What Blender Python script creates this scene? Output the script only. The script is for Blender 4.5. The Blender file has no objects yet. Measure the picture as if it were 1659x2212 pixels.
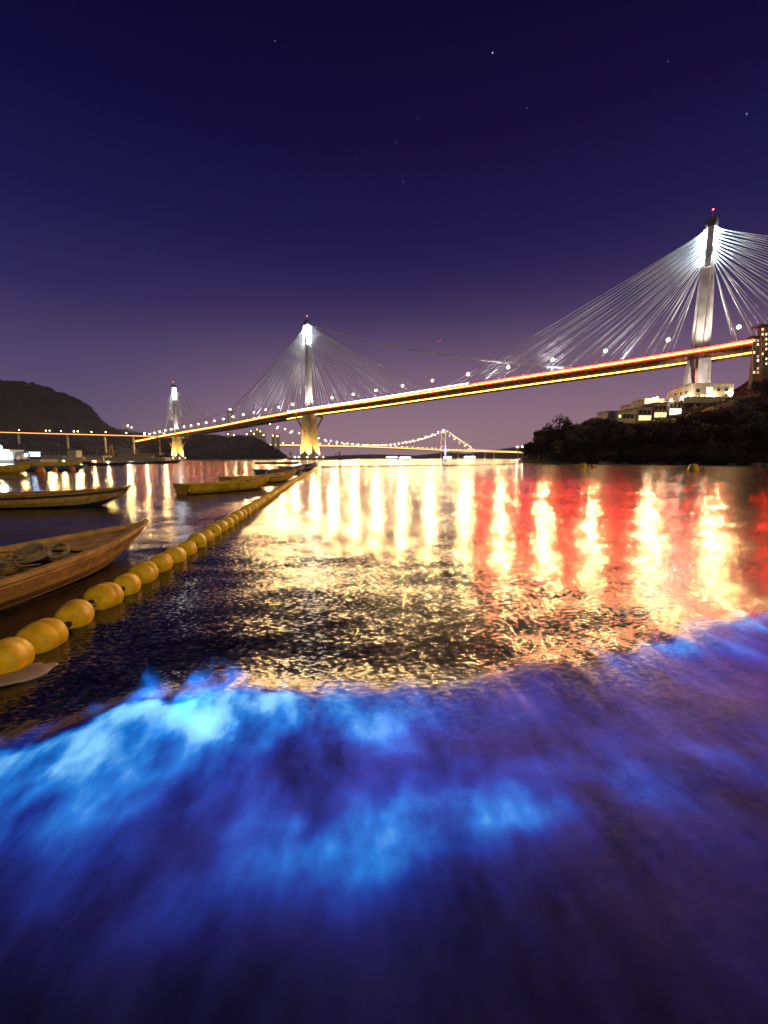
import bpy, bmesh, math, random
import numpy as np
from mathutils import Vector, Matrix, noise as mnoise

random.seed(7); rng = np.random.default_rng(7)
S = bpy.context.scene
COL = S.collection
rad = math.radians

# ------------------------------------------------------------------ camera
PITCH = rad(7.3); CAM_H = 1.6; F = 900.0; PCX = 829.5; PCY = 1106.0     # photo measured on a 1659 x 2212 grid
cam = bpy.data.cameras.new('camera'); co = bpy.data.objects.new('camera', cam); COL.objects.link(co)
co.location = (0, 0, CAM_H); co.rotation_euler = (math.pi/2 - PITCH, 0, 0)
cam.sensor_fit = 'HORIZONTAL'; cam.sensor_width = 36; cam.lens = 36*F/1659
cam.clip_start = 0.05; cam.clip_end = 20000
S.camera = co

# ------------------------------------------------------------------ sky: night, city light pollution near the horizon
W = bpy.data.worlds.new('World'); S.world = W; W.use_nodes = True
nt = W.node_tree; nd = nt.nodes; lk = nt.links
bg = nd['Background']
tc = nd.new('ShaderNodeTexCoord')
sep = nd.new('ShaderNodeSeparateXYZ'); lk.new(tc.outputs['Generated'], sep.inputs[0])
ramp = nd.new('ShaderNodeValToRGB'); lk.new(sep.outputs['Z'], ramp.inputs[0])
SKY = [(0.0, (.145, .102, .165)), (.07, (.118, .086, .165)), (.17, (.074, .055, .148)), (.30, (.024, .019, .100)),
       (.43, (.0085, .0066, .066)), (.56, (.0026, .0016, .041)), (.72, (.0008, .0003, .0220)), (1.0, (.0004, .0002, .013))]
els = ramp.color_ramp.elements
while len(els) < len(SKY): els.new(.5)
for e, (p, c) in zip(els, SKY): e.position = p; e.color = (*c, 1)
# warm glow of the city beyond the strait
dot = nd.new('ShaderNodeVectorMath'); dot.operation = 'DOT_PRODUCT'; lk.new(tc.outputs['Generated'], dot.inputs[0])
gd = Vector((.30, .954, 0)).normalized(); dot.inputs[1].default_value = gd
az = nd.new('ShaderNodeMapRange'); az.interpolation_type = 'SMOOTHSTEP'; lk.new(dot.outputs['Value'], az.inputs['Value'])
az.inputs['From Min'].default_value = .55; az.inputs['From Max'].default_value = 1.0
el = nd.new('ShaderNodeMapRange'); el.interpolation_type = 'SMOOTHSTEP'; lk.new(sep.outputs['Z'], el.inputs['Value'])
el.inputs['From Min'].default_value = .40; el.inputs['From Max'].default_value = -.02
mul = nd.new('ShaderNodeMath'); mul.operation = 'MULTIPLY'; lk.new(az.outputs[0], mul.inputs[0]); lk.new(el.outputs[0], mul.inputs[1])
mix = nd.new('ShaderNodeMix'); mix.data_type = 'RGBA'; mix.blend_type = 'ADD'
lk.new(mul.outputs[0], mix.inputs['Factor']); lk.new(ramp.outputs[0], mix.inputs['A']); mix.inputs['B'].default_value = (.20, .105, .078, 1)
prev = mix.outputs['Result']
def pix_ray(px, py):
    x = px-PCX; y = PCY-py
    return Vector((x, F*math.cos(PITCH)+y*math.sin(PITCH), y*math.cos(PITCH)-F*math.sin(PITCH)))
# the few stars of the sky
for (px, py, b) in [(1064, 114, 2.2), (1613, 246, 1.2), (871, 393, .8), (1138, 233, .7), (856, 308, .6), (1443, 133, .5), (771, 341, .4), (594, 88, .5), (575, 515, .35), (330, 540, .3), (902, 257, .3)]:
    d = nd.new('ShaderNodeVectorMath'); d.operation = 'DISTANCE'; lk.new(tc.outputs['Generated'], d.inputs[0])
    d.inputs[1].default_value = pix_ray(px, py).normalized()
    m = nd.new('ShaderNodeMath'); m.operation = 'LESS_THAN'; lk.new(d.outputs['Value'], m.inputs[0]); m.inputs[1].default_value = .0010
    a = nd.new('ShaderNodeMix'); a.data_type = 'RGBA'; a.blend_type = 'ADD'
    lk.new(m.outputs[0], a.inputs['Factor']); lk.new(prev, a.inputs['A']); a.inputs['B'].default_value = (.26*b, .32*b, .6*b, 1)
    prev = a.outputs['Result']
lk.new(prev, bg.inputs['Color']); bg.inputs['Strength'].default_value = 1.0

# ------------------------------------------------------------------ one weak warm lamp from behind: the lit shore
sun = bpy.data.lights.new('sun', 'SUN'); sun.energy = .9; sun.angle = rad(6); sun.color = (1, .75, .30)
so = bpy.data.objects.new('sun', sun); COL.objects.link(so)
so.rotation_euler = Vector((-.62, .66, -.40)).to_track_quat('-Z', 'Y').to_euler()

S.view_settings.view_transform = 'Standard'; S.view_settings.look = 'None'
S.view_settings.exposure = 0; S.view_settings.gamma = 1; S.view_settings.use_curve_mapping = False
S.cycles.use_denoising = True
S.cycles.sample_clamp_indirect = 4.0; S.cycles.sample_clamp_direct = 0
S.cycles.max_bounces = 5; S.cycles.diffuse_bounces = 2; S.cycles.glossy_bounces = 3; S.cycles.volume_bounces = 0
S.cycles.transparent_max_bounces = 8; S.cycles.caustics_reflective = False; S.cycles.caustics_refractive = False
S.cycles.volume_max_steps = 256

# ------------------------------------------------------------------ helpers
def U(px, py, Y):                       # point on the ray of a photo pixel at forward distance Y
    r = pix_ray(px, py); t = Y/r.y
    return Vector((r.x*t, Y, CAM_H+r.z*t))
def G(px, py, z=0.0):                   # where the ray meets the level z (the water)
    r = pix_ray(px, py); t = (z-CAM_H)/r.z
    return Vector((r.x*t, r.y*t, z))
def sstep(a, b, x):
    t = np.clip((x-a)/(b-a), 0, 1); return t*t*(3-2*t)

class MB:
    def __init__(s): s.v = []; s.f = []
    def add(s, vs, fs):
        o = len(s.v); s.v += [tuple(v) for v in vs]; s.f += [tuple(i+o for i in f) for f in fs]; return s
    def box(s, c, d, rz=0.0, taper=1.0):
        cx, cy, cz = c; a, b, h = d[0]/2, d[1]/2, d[2]/2; vs = []
        for z, k in ((-h, 1), (h, taper)):
            for x, y in ((-a, -b), (a, -b), (a, b), (-a, b)):
                x *= k; y *= k
                vs.append((cx+x*math.cos(rz)-y*math.sin(rz), cy+x*math.sin(rz)+y*math.cos(rz), cz+z))
        return s.add(vs, [(3, 2, 1, 0), (4, 5, 6, 7), (0, 1, 5, 4), (1, 2, 6, 5), (2, 3, 7, 6), (3, 0, 4, 7)])
    def tube(s, pts, r, n=6, cap=True):
        pts = [Vector(p) for p in pts]; rs = r if isinstance(r, (list, tuple)) else [r]*len(pts); vs = []; m = len(pts)
        for i, p in enumerate(pts):
            t = (pts[min(i+1, m-1)]-pts[max(i-1, 0)]).normalized()
            u = t.cross(Vector((0, 0, 1)));  u = Vector((1, 0, 0)) if u.length < 1e-3 else u.normalized()
            w = u.cross(t)
            for k in range(n):
                a = 2*math.pi*k/n; vs.append(p+(u*math.cos(a)+w*math.sin(a))*rs[i])
        fs = [(i*n+k, i*n+(k+1) % n, (i+1)*n+(k+1) % n, (i+1)*n+k) for i in range(m-1) for k in range(n)]
        if cap: fs += [tuple(range(n))[::-1], tuple((m-1)*n+k for k in range(n))]
        return s.add(vs, fs)
    def bar(s, a, b, w, h): # rectangular bar
        a = Vector(a); b = Vector(b); t = (b-a).normalized(); u = t.cross(Vector((0, 0, 1)))
        u = Vector((1, 0, 0)) if u.length < 1e-3 else u.normalized(); q = u.cross(t)
        vs = [p+u*x*w/2+q*y*h/2 for p in (a, b) for x, y in ((-1, -1), (1, -1), (1, 1), (-1, 1))]
        return s.add(vs, [(3, 2, 1, 0), (4, 5, 6, 7), (0, 1, 5, 4), (1, 2, 6, 5), (2, 3, 7, 6), (3, 0, 4, 7)])
    def rings(s, rs, close=True, cap=True):  # list of rings of points
        n = len(rs[0]); vs = [p for r in rs for p in r]; k1 = n if close else n-1
        fs = [(i*n+k, i*n+(k+1) % n, (i+1)*n+(k+1) % n, (i+1)*n+k) for i in range(len(rs)-1) for k in range(k1)]
        if cap: fs += [tuple(range(n))[::-1], tuple((len(rs)-1)*n+k for k in range(n))]
        return s.add(vs, fs)
    def ball(s, c, r, seg=8, ring=5, sc=(1, 1, 1)):
        rs = []
        for i in range(ring+1):
            ph = math.pi*(i/ring)*.98+.03
            rs.append([(c[0]+r*sc[0]*math.sin(ph)*math.cos(2*math.pi*k/seg), c[1]+r*sc[1]*math.sin(ph)*math.sin(2*math.pi*k/seg), c[2]-r*sc[2]*math.cos(ph)) for k in range(seg)])
        return s.rings(rs)
    def mesh(s, name, mat=None, smooth=False):
        me = bpy.data.meshes.new(name); me.from_pydata(s.v, [], s.f); me.update()
        if mat: me.materials.append(mat)
        if smooth: me.polygons.foreach_set('use_smooth', [True]*len(me.polygons))
        return me
    def build(s, name, mat, parent=None, smooth=False, loc=None):
        return link(name, s.mesh(name, mat, smooth), parent, loc)
def link(name, me, parent=None, loc=None, rot=None):
    o = bpy.data.objects.new(name, me); COL.objects.link(o)
    if parent: o.parent = parent
    if loc is not None: o.location = loc
    if rot is not None: o.rotation_euler = rot
    return o
def tag(o, label=None, cat=None, group=None, kind=None):
    if label: o['label'] = label
    if cat: o['category'] = cat
    if group: o['group'] = group
    if kind: o['kind'] = kind
    return o
def thing(name, label, cat, loc=(0, 0, 0), rz=0, group=None):
    o = bpy.data.objects.new(name, None); COL.objects.link(o); o.empty_display_size = .2
    o.location = loc; o.rotation_euler = (0, 0, rz)
    return tag(o, label, cat, group)
def copy_tree(o, parent=None):
    c = o.copy(); COL.objects.link(c); c.parent = parent
    for ch in list(o.children): copy_tree(ch, c)
    return c

def glow(parent, loc, L, r, col, seaward=False):        # the light a lamp globe gives off (radiance L, radius r); down = beam aimed out over the bay, sparing the cables
    k = ('glow', L, r, col, seaward); l = GL.get(k)
    if l is None:
        l = GL[k] = bpy.data.lights.new('lamp_glow', 'SPOT' if seaward else 'POINT'); l.energy = L*4*math.pi**2*r*r; l.color = col; l.shadow_soft_size = r*1.06; l.use_soft_falloff = False
        if seaward: l.spot_size = rad(130); l.spot_blend = .25
    o = bpy.data.objects.new('lamp_glow', l); COL.objects.link(o); o.location = loc; o.parent = parent
    if seaward: o.rotation_euler = Vector((0, -1, -.16)).to_track_quat('-Z', 'Y').to_euler()
    return o
GL = {}
# ------------------------------------------------------------------ materials
def mat(name, col, rough=.6, metal=0, var=.25, scale=3.0, bump=0.0, col2=None):
    m = bpy.data.materials.new(name); m.use_nodes = True; n = m.node_tree.nodes; l = m.node_tree.links
    b = n['Principled BSDF']; b.inputs['Roughness'].default_value = rough; b.inputs['Metallic'].default_value = metal
    t = n.new('ShaderNodeTexCoord'); no = n.new('ShaderNodeTexNoise'); no.inputs['Scale'].default_value = scale; no.inputs['Detail'].default_value = 5
    l.new(t.outputs['Object'], no.inputs['Vector'])
    r = n.new('ShaderNodeValToRGB'); l.new(no.outputs['Fac'], r.inputs[0]); l.new(r.outputs[0], b.inputs['Base Color'])
    c2 = col2 or tuple(c*(1-var*1.6) for c in col)
    r.color_ramp.elements[0].position = .32; r.color_ramp.elements[0].color = (*c2, 1)
    r.color_ramp.elements[1].position = .66; r.color_ramp.elements[1].color = (*[min(1, c*(1+var*.5)) for c in col], 1)
    if bump:
        bp = n.new('ShaderNodeBump'); bp.inputs['Strength'].default_value = bump; bp.inputs['Distance'].default_value = .05
        l.new(no.outputs['Fac'], bp.inputs['Height']); l.new(bp.outputs[0], b.inputs['Normal'])
    return m
def emis(name, col, strength, sample=False):
    m = bpy.data.materials.new(name); m.use_nodes = True; m.cycles.emission_sampling = 'AUTO' if sample else 'NONE'; n = m.node_tree.nodes; n.clear()
    e = n.new('ShaderNodeEmission'); e.inputs[0].default_value = (*col, 1); e.inputs[1].default_value = strength
    o = n.new('ShaderNodeOutputMaterial'); m.node_tree.links.new(e.outputs[0], o.inputs[0]); return m
M = dict(
    concrete=mat('concrete', (.50, .46, .42), .8, scale=.15), steel=mat('glow_tinted_steel', (.34, .12, .08), .55, scale=.1),  # steel tinted red for tail-light glow on the girders
    under=mat('deck_steel', (.45, .24, .16), .7, scale=.2), asphalt=mat('asphalt', (.05, .05, .05), .9), cable=mat('cable_sheath', (.84, .84, .84), .45),
    darkmetal=mat('dark_metal', (.05, .05, .055), .5), greymetal=mat('grey_metal', (.30, .30, .32), .45),
    lamp=emis('street_lamp_light', (1, .80, .50), 40), lampb=emis('white_lamp_light', (.78, .86, 1), 40), lampr=emis('red_beacon', (1, .02, .02), 60),
    red=emis('red_traffic_glow', (1, .003, .002), 260, True), white=emis('warm_traffic_glow', (1, .28, .03), 22, True), bluew=emis('blue_white_traffic_glow', (.66, .74, 1), 10, True), yel=emis('amber_gap_glow', (1, .46, .05), 13, True),  # glows of the added traffic-trail and gap strips; red serves tail lights too
    orange=emis('orange_traffic_glow', (1, .20, .018), 34, True), head=emis('tower_floodlight', (.82, .92, 1), 75, True),
    bead=emis('cable_bead', (1, .74, .36), 90), bead2=emis('deck_bead', (1, .66, .22), 60), fdeck=emis('far_deck_light', (1, .55, .13), 3, True), violet=emis('violet_light', (.35, .22, 1), .55),
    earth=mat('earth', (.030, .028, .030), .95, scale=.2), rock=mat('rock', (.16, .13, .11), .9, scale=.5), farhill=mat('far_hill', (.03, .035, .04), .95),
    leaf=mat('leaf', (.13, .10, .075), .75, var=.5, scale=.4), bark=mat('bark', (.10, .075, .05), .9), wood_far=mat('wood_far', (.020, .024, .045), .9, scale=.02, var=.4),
    plaster=mat('plaster', (.62, .55, .42), .8, scale=.4), plaster2=mat('grey_plaster', (.40, .36, .33), .8, scale=.4), glass=mat('dark_glass', (.03, .03, .035), .1),
    wlit=emis('lit_window', (1, .74, .30), 2.0), wlitc=emis('lit_window_white', (1, .90, .66), 3.5), wlamp=emis('wall_lamp_light', (1, .86, .62), 30), wdim=emis('dim_window', (1, .62, .30), .9),
    flat=mat('dark_plaster', (.07, .062, .062), .85, scale=.3),
)

for k_ in ('leaf', 'wood_far', 'earth', 'farhill', 'bark'): M[k_].node_tree.nodes['Principled BSDF'].inputs['Specular IOR Level'].default_value = .06

# ------------------------------------------------------------------ water (structure), with a small shore wave full of glowing plankton
def vnoise(x, y, seed=0):      # smooth value noise, numpy
    r = np.random.default_rng(seed).random((256, 256))
    xi = np.floor(x).astype(int); yi = np.floor(y).astype(int); fx = x-xi; fy = y-yi
    fx = fx*fx*(3-2*fx); fy = fy*fy*(3-2*fy)
    a = r[xi % 256, yi % 256]; b = r[(xi+1) % 256, yi % 256]; c = r[xi % 256, (yi+1) % 256]; d = r[(xi+1) % 256, (yi+1) % 256]
    return (a*(1-fx)+b*fx)*(1-fy)+(c*(1-fx)+d*fx)*fy
def fbm(x, y, seed=0, o=4):
    s = 0; a = .5; t = 0
    for k in range(o): s = s+a*vnoise(x*2**k, y*2**k, seed+k); t += a; a *= .5
    return s/t
CREST = [(-2.9, 1.60, .05, .45), (-1.95, 2.00, .07, .75), (-1.55, 2.36, .09, .85), (-1.05, 2.44, .10, .95), (-.55, 2.46, .07, .70), (-.1, 2.48, .05, .50), (.5, 2.58, .045, .30), (.95, 2.74, .04, .13), (1.5, 3.02, .04, .10), (2.0, 3.22, .045, .46), (2.6, 3.50, .04, .70), (3.5, 3.80, .04, .65), (5.5, 4.7, .03, .2), (9, 6.5, .02, .05)]
CR = np.array(CREST)
def wave_fields(x, y):
    cy = np.interp(x, CR[:, 0], CR[:, 1]); ch = np.interp(x, CR[:, 0], CR[:, 2]); ci = np.interp(x, CR[:, 0], CR[:, 3])
    jag = (fbm(x*3.1, y*.6, 11)-.5)
    cy = cy+.16*(fbm(x*1.7+5, x*0+3, 21, 3)-.5)
    d = (cy-y)                     # >0 towards the camera
    amp = ch*(1+1.2*jag)
    h = amp*np.where(d > 0, np.exp(-(d/.42)**2)*.75+.25*np.exp(-(d/.9)**2), np.exp(-(d/.34)**2))
    return d, h, ci, jag
def build_water():
    r = [.25]
    while r[-1] < 6500: r.append(r[-1]+max(.011, .0125*r[-1]))
    r = np.array(r); a = np.radians(np.arange(-88, 88.01, .42)); Rr, A = np.meshgrid(r, a, indexing='ij')
    X = Rr*np.sin(A); Y = Rr*np.cos(A); dr = np.maximum(.011, .0125*Rr); Z = np.zeros_like(X)
    rg = np.random.default_rng(3)
    for lam in np.geomspace(.14, 6, 26):
        th = rg.normal(-.35, .75); kx, ky = math.sin(th), math.cos(th); ph = rg.random()*6.28
        fade = sstep(3, 6, lam/dr)
        Z += fade*.0012*lam**.80*np.sin(2*math.pi/lam*(X*kx+Y*ky)+ph+2.2*fbm(X/lam/3, Y/lam/3, int(ph*100), 2))
    d, h, ci, jag = wave_fields(X, Y); near = Rr < 14
    calm = np.where(near, 1-.6*np.clip(h/.1, 0, 1), 1)
    Z = Z*calm+np.where(near, h, 0)
    # plankton: bright along the breaking crest, misty behind it, a second paler band nearer the shore
    d = d+.55*(fbm(X*1.3+4, Y*1.9, 15, 3)-.5)*(1-.55*np.exp(-((X+1.2)/.7)**2))
    d = d+.16*(fbm(X*5.5+1, Y*4.0, 17, 3)-.5)
    n1 = fbm(X*1.5+Y*.8, Y*2.6-X*1.2, 31); n2 = fbm(X*3.5+9, Y*5.5, 41)
    n3 = fbm(X*4.5+2, Y*2.2+7, 51); front = np.where(d > 0, np.exp(-(d/(.34+.40*(1-sstep(-1.0, -.1, X))))**2), np.exp(-(d/(.06+.55*np.clip(n3-.40, 0, 1)))**2))
    g = ci*front*(.30+1.15*n1)
    s2 = Y-(1.56+.17*X+.05*X*X); band = np.exp(-(s2/.22)**2)*np.exp(-((X-.25)/1.35)**2)
    g += .74*band*np.clip(n1*1.7-.30, 0, 1.2)
    g += .22*np.exp(-((Y-1.95)/.35)**2)*np.clip(n2*2-.6, 0, 1)*np.exp(-((X-.4)/1.6)**2)
    g += (.015+.05*sstep(.9, 1.6, Y))*np.where(d > 0, 1, 0)*sstep(.0, .3, d)*np.clip(n1*2-.5, 0, 1.5)
    g += .9*np.exp(-((X+1.04)/.17)**2-((Y-2.22+.25*(X+1.04))/.09)**2)*n2*1.6
    g = np.where(near, g, 0)
    mist = np.where(near, np.clip(sstep(-.36, .50, d)*(1-.10*sstep(.5, 1.8, X)), 0, 1)*(.82+.30*n1), 0)
    wash_glow = np.where(near, (.3+.7*sstep(.9, 1.7, Y))*.45+1.1*np.exp(-((Y-2.15-.28*X)/.55)**2)*sstep(-1.6, .4, X)*(.5+n2), 0)
    na = len(a); nr = len(r); idx = np.arange(nr*na).reshape(nr, na)
    q = np.stack([idx[:-1, :-1], idx[:-1, 1:], idx[1:, 1:], idx[1:, :-1]], -1).reshape(-1, 4)[:, ::-1]
    me = bpy.data.meshes.new('water'); V = np.stack([X, Y, Z], -1).reshape(-1, 3)
    me.vertices.add(len(V)); me.vertices.foreach_set('co', V.ravel().astype(np.float32))
    me.loops.add(q.size); me.loops.foreach_set('vertex_index', q.ravel().astype(np.int32))
    me.polygons.add(len(q)); me.polygons.foreach_set('loop_start', np.arange(0, q.size, 4, dtype=np.int32)); me.polygons.foreach_set('loop_total', np.full(len(q), 4, np.int32))
    me.update(calc_edges=True); me.polygons.foreach_set('use_smooth', np.ones(len(q), bool))
    for nm, arr in (('plankton', g), ('foam', mist), ('wash_glow', wash_glow)):
        at = me.attributes.new(nm, 'FLOAT', 'POINT'); at.data.foreach_set('value', arr.ravel().astype(np.float32))
    return me
def water_material():
    m = bpy.data.materials.new('sea_water'); m.use_nodes = True; m.cycles.emission_sampling = 'NONE'; n = m.node_tree.nodes; l = m.node_tree.links; b = n['Principled BSDF']
    geo = n.new('ShaderNodeNewGeometry')
    def nz(scale, detail, stretch=(1, 1, 1), rough=.5, rot=0):
        mp = n.new('ShaderNodeMapping'); mp.inputs['Scale'].default_value = stretch; mp.inputs['Rotation'].default_value = (0, 0, rot); l.new(geo.outputs['Position'], mp.inputs[0])
        t = n.new('ShaderNodeTexNoise'); t.inputs['Scale'].default_value = scale; t.inputs['Detail'].default_value = detail; t.inputs['Roughness'].default_value = rough; l.new(mp.outputs[0], t.inputs['Vector']); return t
    def vm(op, a, bb):
        v = n.new('ShaderNodeVectorMath'); v.operation = op
        for i, q in enumerate((a, bb)):
            if hasattr(q, 'is_output'): l.new(q, v.inputs[i])
            elif op == 'SCALE' and i == 1: v.inputs['Scale'].default_value = q
            else: v.inputs[i].default_value = q
        return v.outputs[0]
    def mt(op, a, bb=None, cc=None):
        v = n.new('ShaderNodeMath'); v.operation = op
        for i, q in enumerate((a, bb, cc)):
            if q is None: continue
            if hasattr(q, 'is_output'): l.new(q, v.inputs[i])
            else: v.inputs[i].default_value = q
        return v.outputs[0]
    pk = n.new('ShaderNodeAttribute'); pk.attribute_name = 'plankton'; fo = n.new('ShaderNodeAttribute'); fo.attribute_name = 'foam'
    foam = fo.outputs['Fac']; plank = pk.outputs['Fac']
    # ripple slopes as vectors: no screen-size dependence
    big = vm('MULTIPLY', vm('SUBTRACT', nz(1.1, 3, (1, 1.5, 1), .55, .3).outputs['Color'], (.5, .5, .5)), (.12, .20, 0))
    sml = vm('MULTIPLY', vm('SUBTRACT', nz(21.0, 3, (1, 1.5, 1), .65, -.2).outputs['Color'], (.5, .5, .5)), (.36, .76, 0))
    slope = vm('ADD', big, sml)
    sy = n.new('ShaderNodeSeparateXYZ'); l.new(geo.outputs['Position'], sy.inputs[0])      # surf-stirred near the beach, calmer out in the bay
    cl = n.new('ShaderNodeMapRange'); cl.interpolation_type = 'SMOOTHSTEP'; l.new(sy.outputs['Y'], cl.inputs['Value']); cl.inputs['From Min'].default_value = 5; cl.inputs['From Max'].default_value = 45; cl.inputs['To Min'].default_value = 1; cl.inputs['To Max'].default_value = .42
    keep = mt('MULTIPLY', cl.outputs[0], mt('SUBTRACT', 1.0, mt('MULTIPLY', foam, .8)))
    sc = n.new('ShaderNodeVectorMath'); sc.operation = 'SCALE'; l.new(slope, sc.inputs[0]); l.new(keep, sc.inputs['Scale'])
    nrm = vm('NORMALIZE', vm('ADD', geo.outputs['Normal'], sc.outputs[0]), (0, 0, 0))
    l.new(nrm, b.inputs['Normal'])
    ws_ = n.new('ShaderNodeAttribute'); ws_.attribute_name = 'wash_glow'; wash_glow = ws_.outputs['Fac']
    # long streaks of the drawn-out swash
    st = nz(2.2, 5, (1.0, .60, 1), .55, .95).outputs['Fac']
    st2 = nz(6.5, 4, (1.0, .45, 1), .5, .75).outputs['Fac']
    str_ = mt('ADD', mt('MULTIPLY', st, .8), mt('MULTIPLY', st2, .35))
    k = n.new('ShaderNodeMapRange'); l.new(str_, k.inputs['Value']); k.inputs['From Min'].default_value = .36; k.inputs['From Max'].default_value = .78; k.inputs['To Min'].default_value = .12; k.inputs['To Max'].default_value = 1.75
    glow = mt('MULTIPLY', plank, k.outputs[0])
    cr = n.new('ShaderNodeValToRGB'); l.new(glow, cr.inputs[0]); E = cr.color_ramp.elements
    E[0].position = 0; E[0].color = (.035, .022, .50, 1); E[1].position = 1.0; E[1].color = (.22, .62, 1, 1)  # low end tinted violet for reflections mixed into the glow
    e = E.new(.30); e.color = (.006, .10, .80, 1); e = E.new(.65); e.color = (.010, .30, 1, 1)
    e1 = n.new('ShaderNodeVectorMath'); e1.operation = 'SCALE'; l.new(cr.outputs[0], e1.inputs[0]); l.new(mt('MULTIPLY', glow, .95), e1.inputs['Scale'])
    e2 = n.new('ShaderNodeVectorMath'); e2.operation = 'SCALE'; e2.inputs[0].default_value = (.022, .018, .140); l.new(mt('MULTIPLY', fo.outputs['Fac'], mt('MULTIPLY', k.outputs[0], wash_glow)), e2.inputs['Scale'])  # faint plankton glow, plus violet put in for sky and lamp reflections
    l.new(vm('ADD', e1.outputs[0], e2.outputs[0]), b.inputs['Emission Color']); b.inputs['Emission Strength'].default_value = 1
    fm = mt('MULTIPLY', foam, mt('MULTIPLY', k.outputs[0], .5))
    mx = n.new('ShaderNodeMix'); mx.data_type = 'RGBA'; l.new(fm, mx.inputs['Factor']); mx.inputs['A'].default_value = (.004, .006, .010, 1); mx.inputs['B'].default_value = (.03, .03, .06, 1)
    l.new(mx.outputs['Result'], b.inputs['Base Color'])
    rr = n.new('ShaderNodeMapRange'); rr.interpolation_type = 'SMOOTHSTEP'; l.new(sy.outputs['Y'], rr.inputs['Value']); rr.inputs['From Min'].default_value = 3; rr.inputs['From Max'].default_value = 16; rr.inputs['To Min'].default_value = .20; rr.inputs['To Max'].default_value = .11
    l.new(mt('ADD', rr.outputs[0], mt('MULTIPLY', foam, .30)), b.inputs['Roughness']); b.inputs['IOR'].default_value = 1.5; l.new(mt('SUBTRACT', .5, mt('MULTIPLY', foam, .46)), b.inputs['Specular IOR Level'])
    return m
wm = build_water(); wm.materials.append(water_material())
tag(link('water', wm), kind='structure')

# beach the camera stands on (behind the frame)
bm_ = MB(); N = 40
bm_.rings([[(x, y, z) for x in np.linspace(-60, 60, N)] for y, z in ((.2, -.06), (-1.5, .06), (-6, .5), (-30, 2.2))], close=False, cap=False)
tag(bm_.build('beach', mat('sand', (.30, .25, .18), .95, scale=8), smooth=True), kind='structure')

# ------------------------------------------------------------------ terrain
def grid_mesh(name, xs, ys, H, material, smooth=True):
    X, Y = np.meshgrid(xs, ys, indexing='ij'); Z = H(X, Y); nx, ny = X.shape
    V = np.stack([X, Y, Z], -1).reshape(-1, 3); idx = np.arange(nx*ny).reshape(nx, ny)
    q = np.stack([idx[:-1, :-1], idx[1:, :-1], idx[1:, 1:], idx[:-1, 1:]], -1).reshape(-1, 4)
    keep = (Z.ravel()[q].max(1) > -1.0); q = q[keep]
    me = bpy.data.meshes.new(name); me.from_pydata(V.tolist(), [], q.tolist()); me.materials.append(material); me.update()
    if smooth: me.polygons.foreach_set('use_smooth', [True]*len(me.polygons))
    return tag(link(name, me), kind='structure')
def ridge(pts, Y):
    a = np.array([(U(px, py, Y).x, U(px, py, Y).z) for px, py in pts]); return lambda x: np.interp(x, a[:, 0], a[:, 1])
RL = ridge([(-500, 700), (-200, 780), (0, 828), (60, 835), (100, 846), (150, 864), (175, 876), (195, 890), (212, 914), (225, 925), (250, 936), (312, 943), (370, 950), (420, 958), (480, 975), (540, 990)], 1150)
def H_left(x, y):
    s = sstep(925, 1150, y)*.72+.28*np.clip((y-925)/225, 0, 1); s = s*(1-.5*sstep(1300, 1900, y))
    xr = x*1150/y; z = RL(xr)*s+18*(fbm(x/80, y/80, 61)-.5)*np.clip((y-925)/60, 0, 1)
    return np.where(y < 925, -2, z-1.0*(y < 930))
RM = ridge([(240, 985), (290, 960), (350, 948), (411, 944), (458, 942), (491, 948), (528, 944), (554, 949), (575, 962), (596, 974), (612, 985), (622, 993), (700, 996)], 1240)
def H_mid(x, y):
    s = sstep(1000, 1240, y)*.6+.4*np.clip((y-1000)/240, 0, 1); s = s*(1-.6*sstep(1300, 1600, y))
    return np.where(y < 1000, -2, RM(x*1240/y)*s+4*(fbm(x/50, y/50, 71)-.5)*np.clip((y-1000)/60, 0, 1)*np.clip(RM(x*1240/y)/20, 0, 1))
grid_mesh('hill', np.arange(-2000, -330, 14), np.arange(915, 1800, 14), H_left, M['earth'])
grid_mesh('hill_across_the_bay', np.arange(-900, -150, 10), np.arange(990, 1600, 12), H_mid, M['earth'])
def far_ridge(name, pts, Y):
    rr = ridge(pts, Y); x0 = U(pts[0][0], 990, Y).x; x1 = U(pts[-1][0], 990, Y).x
    grid_mesh(name, np.linspace(x0, x1, 90), np.linspace(Y-500, Y+500, 12), lambda x, y: rr(x)*np.cos((y-Y)/500*math.pi/2)+np.where(abs(y-Y) > 480, -3, 0)+10*(fbm(x/150, y/150, 5)-.5), M['farhill'])
far_ridge('distant_hills', [(560, 990), (700, 986), (800, 981), (900, 984), (960, 977), (1010, 980), (1060, 974), (1110, 966), (1200, 962), (1350, 960)], 4600)

def clump_mesh(name, pts, sizes, material, seed=1):
    # many rough crowns as one mesh (a far wood that reads as one mass)
    base = []
    for k in range(6):
        bm = bmesh.new(); bmesh.ops.create_icosphere(bm, subdivisions=2, radius=1)
        for v in bm.verts:
            nn = mnoise.noise(v.co*1.6+Vector((k*7.1, seed, 0))); v.co *= 1+.55*nn; v.co.z *= .85
        base.append((np.array([v.co[:] for v in bm.verts]), np.array([[v.index for v in f.verts] for f in bm.faces]))); bm.free()
    V = []; Fc = []; o = 0
    for p, s in zip(pts, sizes):
        b, f = base[rng.integers(6)]; a = rng.random()*6.28; c, sn = math.cos(a), math.sin(a)
        q = b@np.array([[c, -sn, 0], [sn, c, 0], [0, 0, 1]])*s+p; V.append(q); Fc.append(f+o); o += len(b)
    V = np.concatenate(V); Fc = np.concatenate(Fc); me = bpy.data.meshes.new(name)
    me.from_pydata(V.tolist(), [], Fc.tolist()); me.materials.append(material); me.update(); return me
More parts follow.
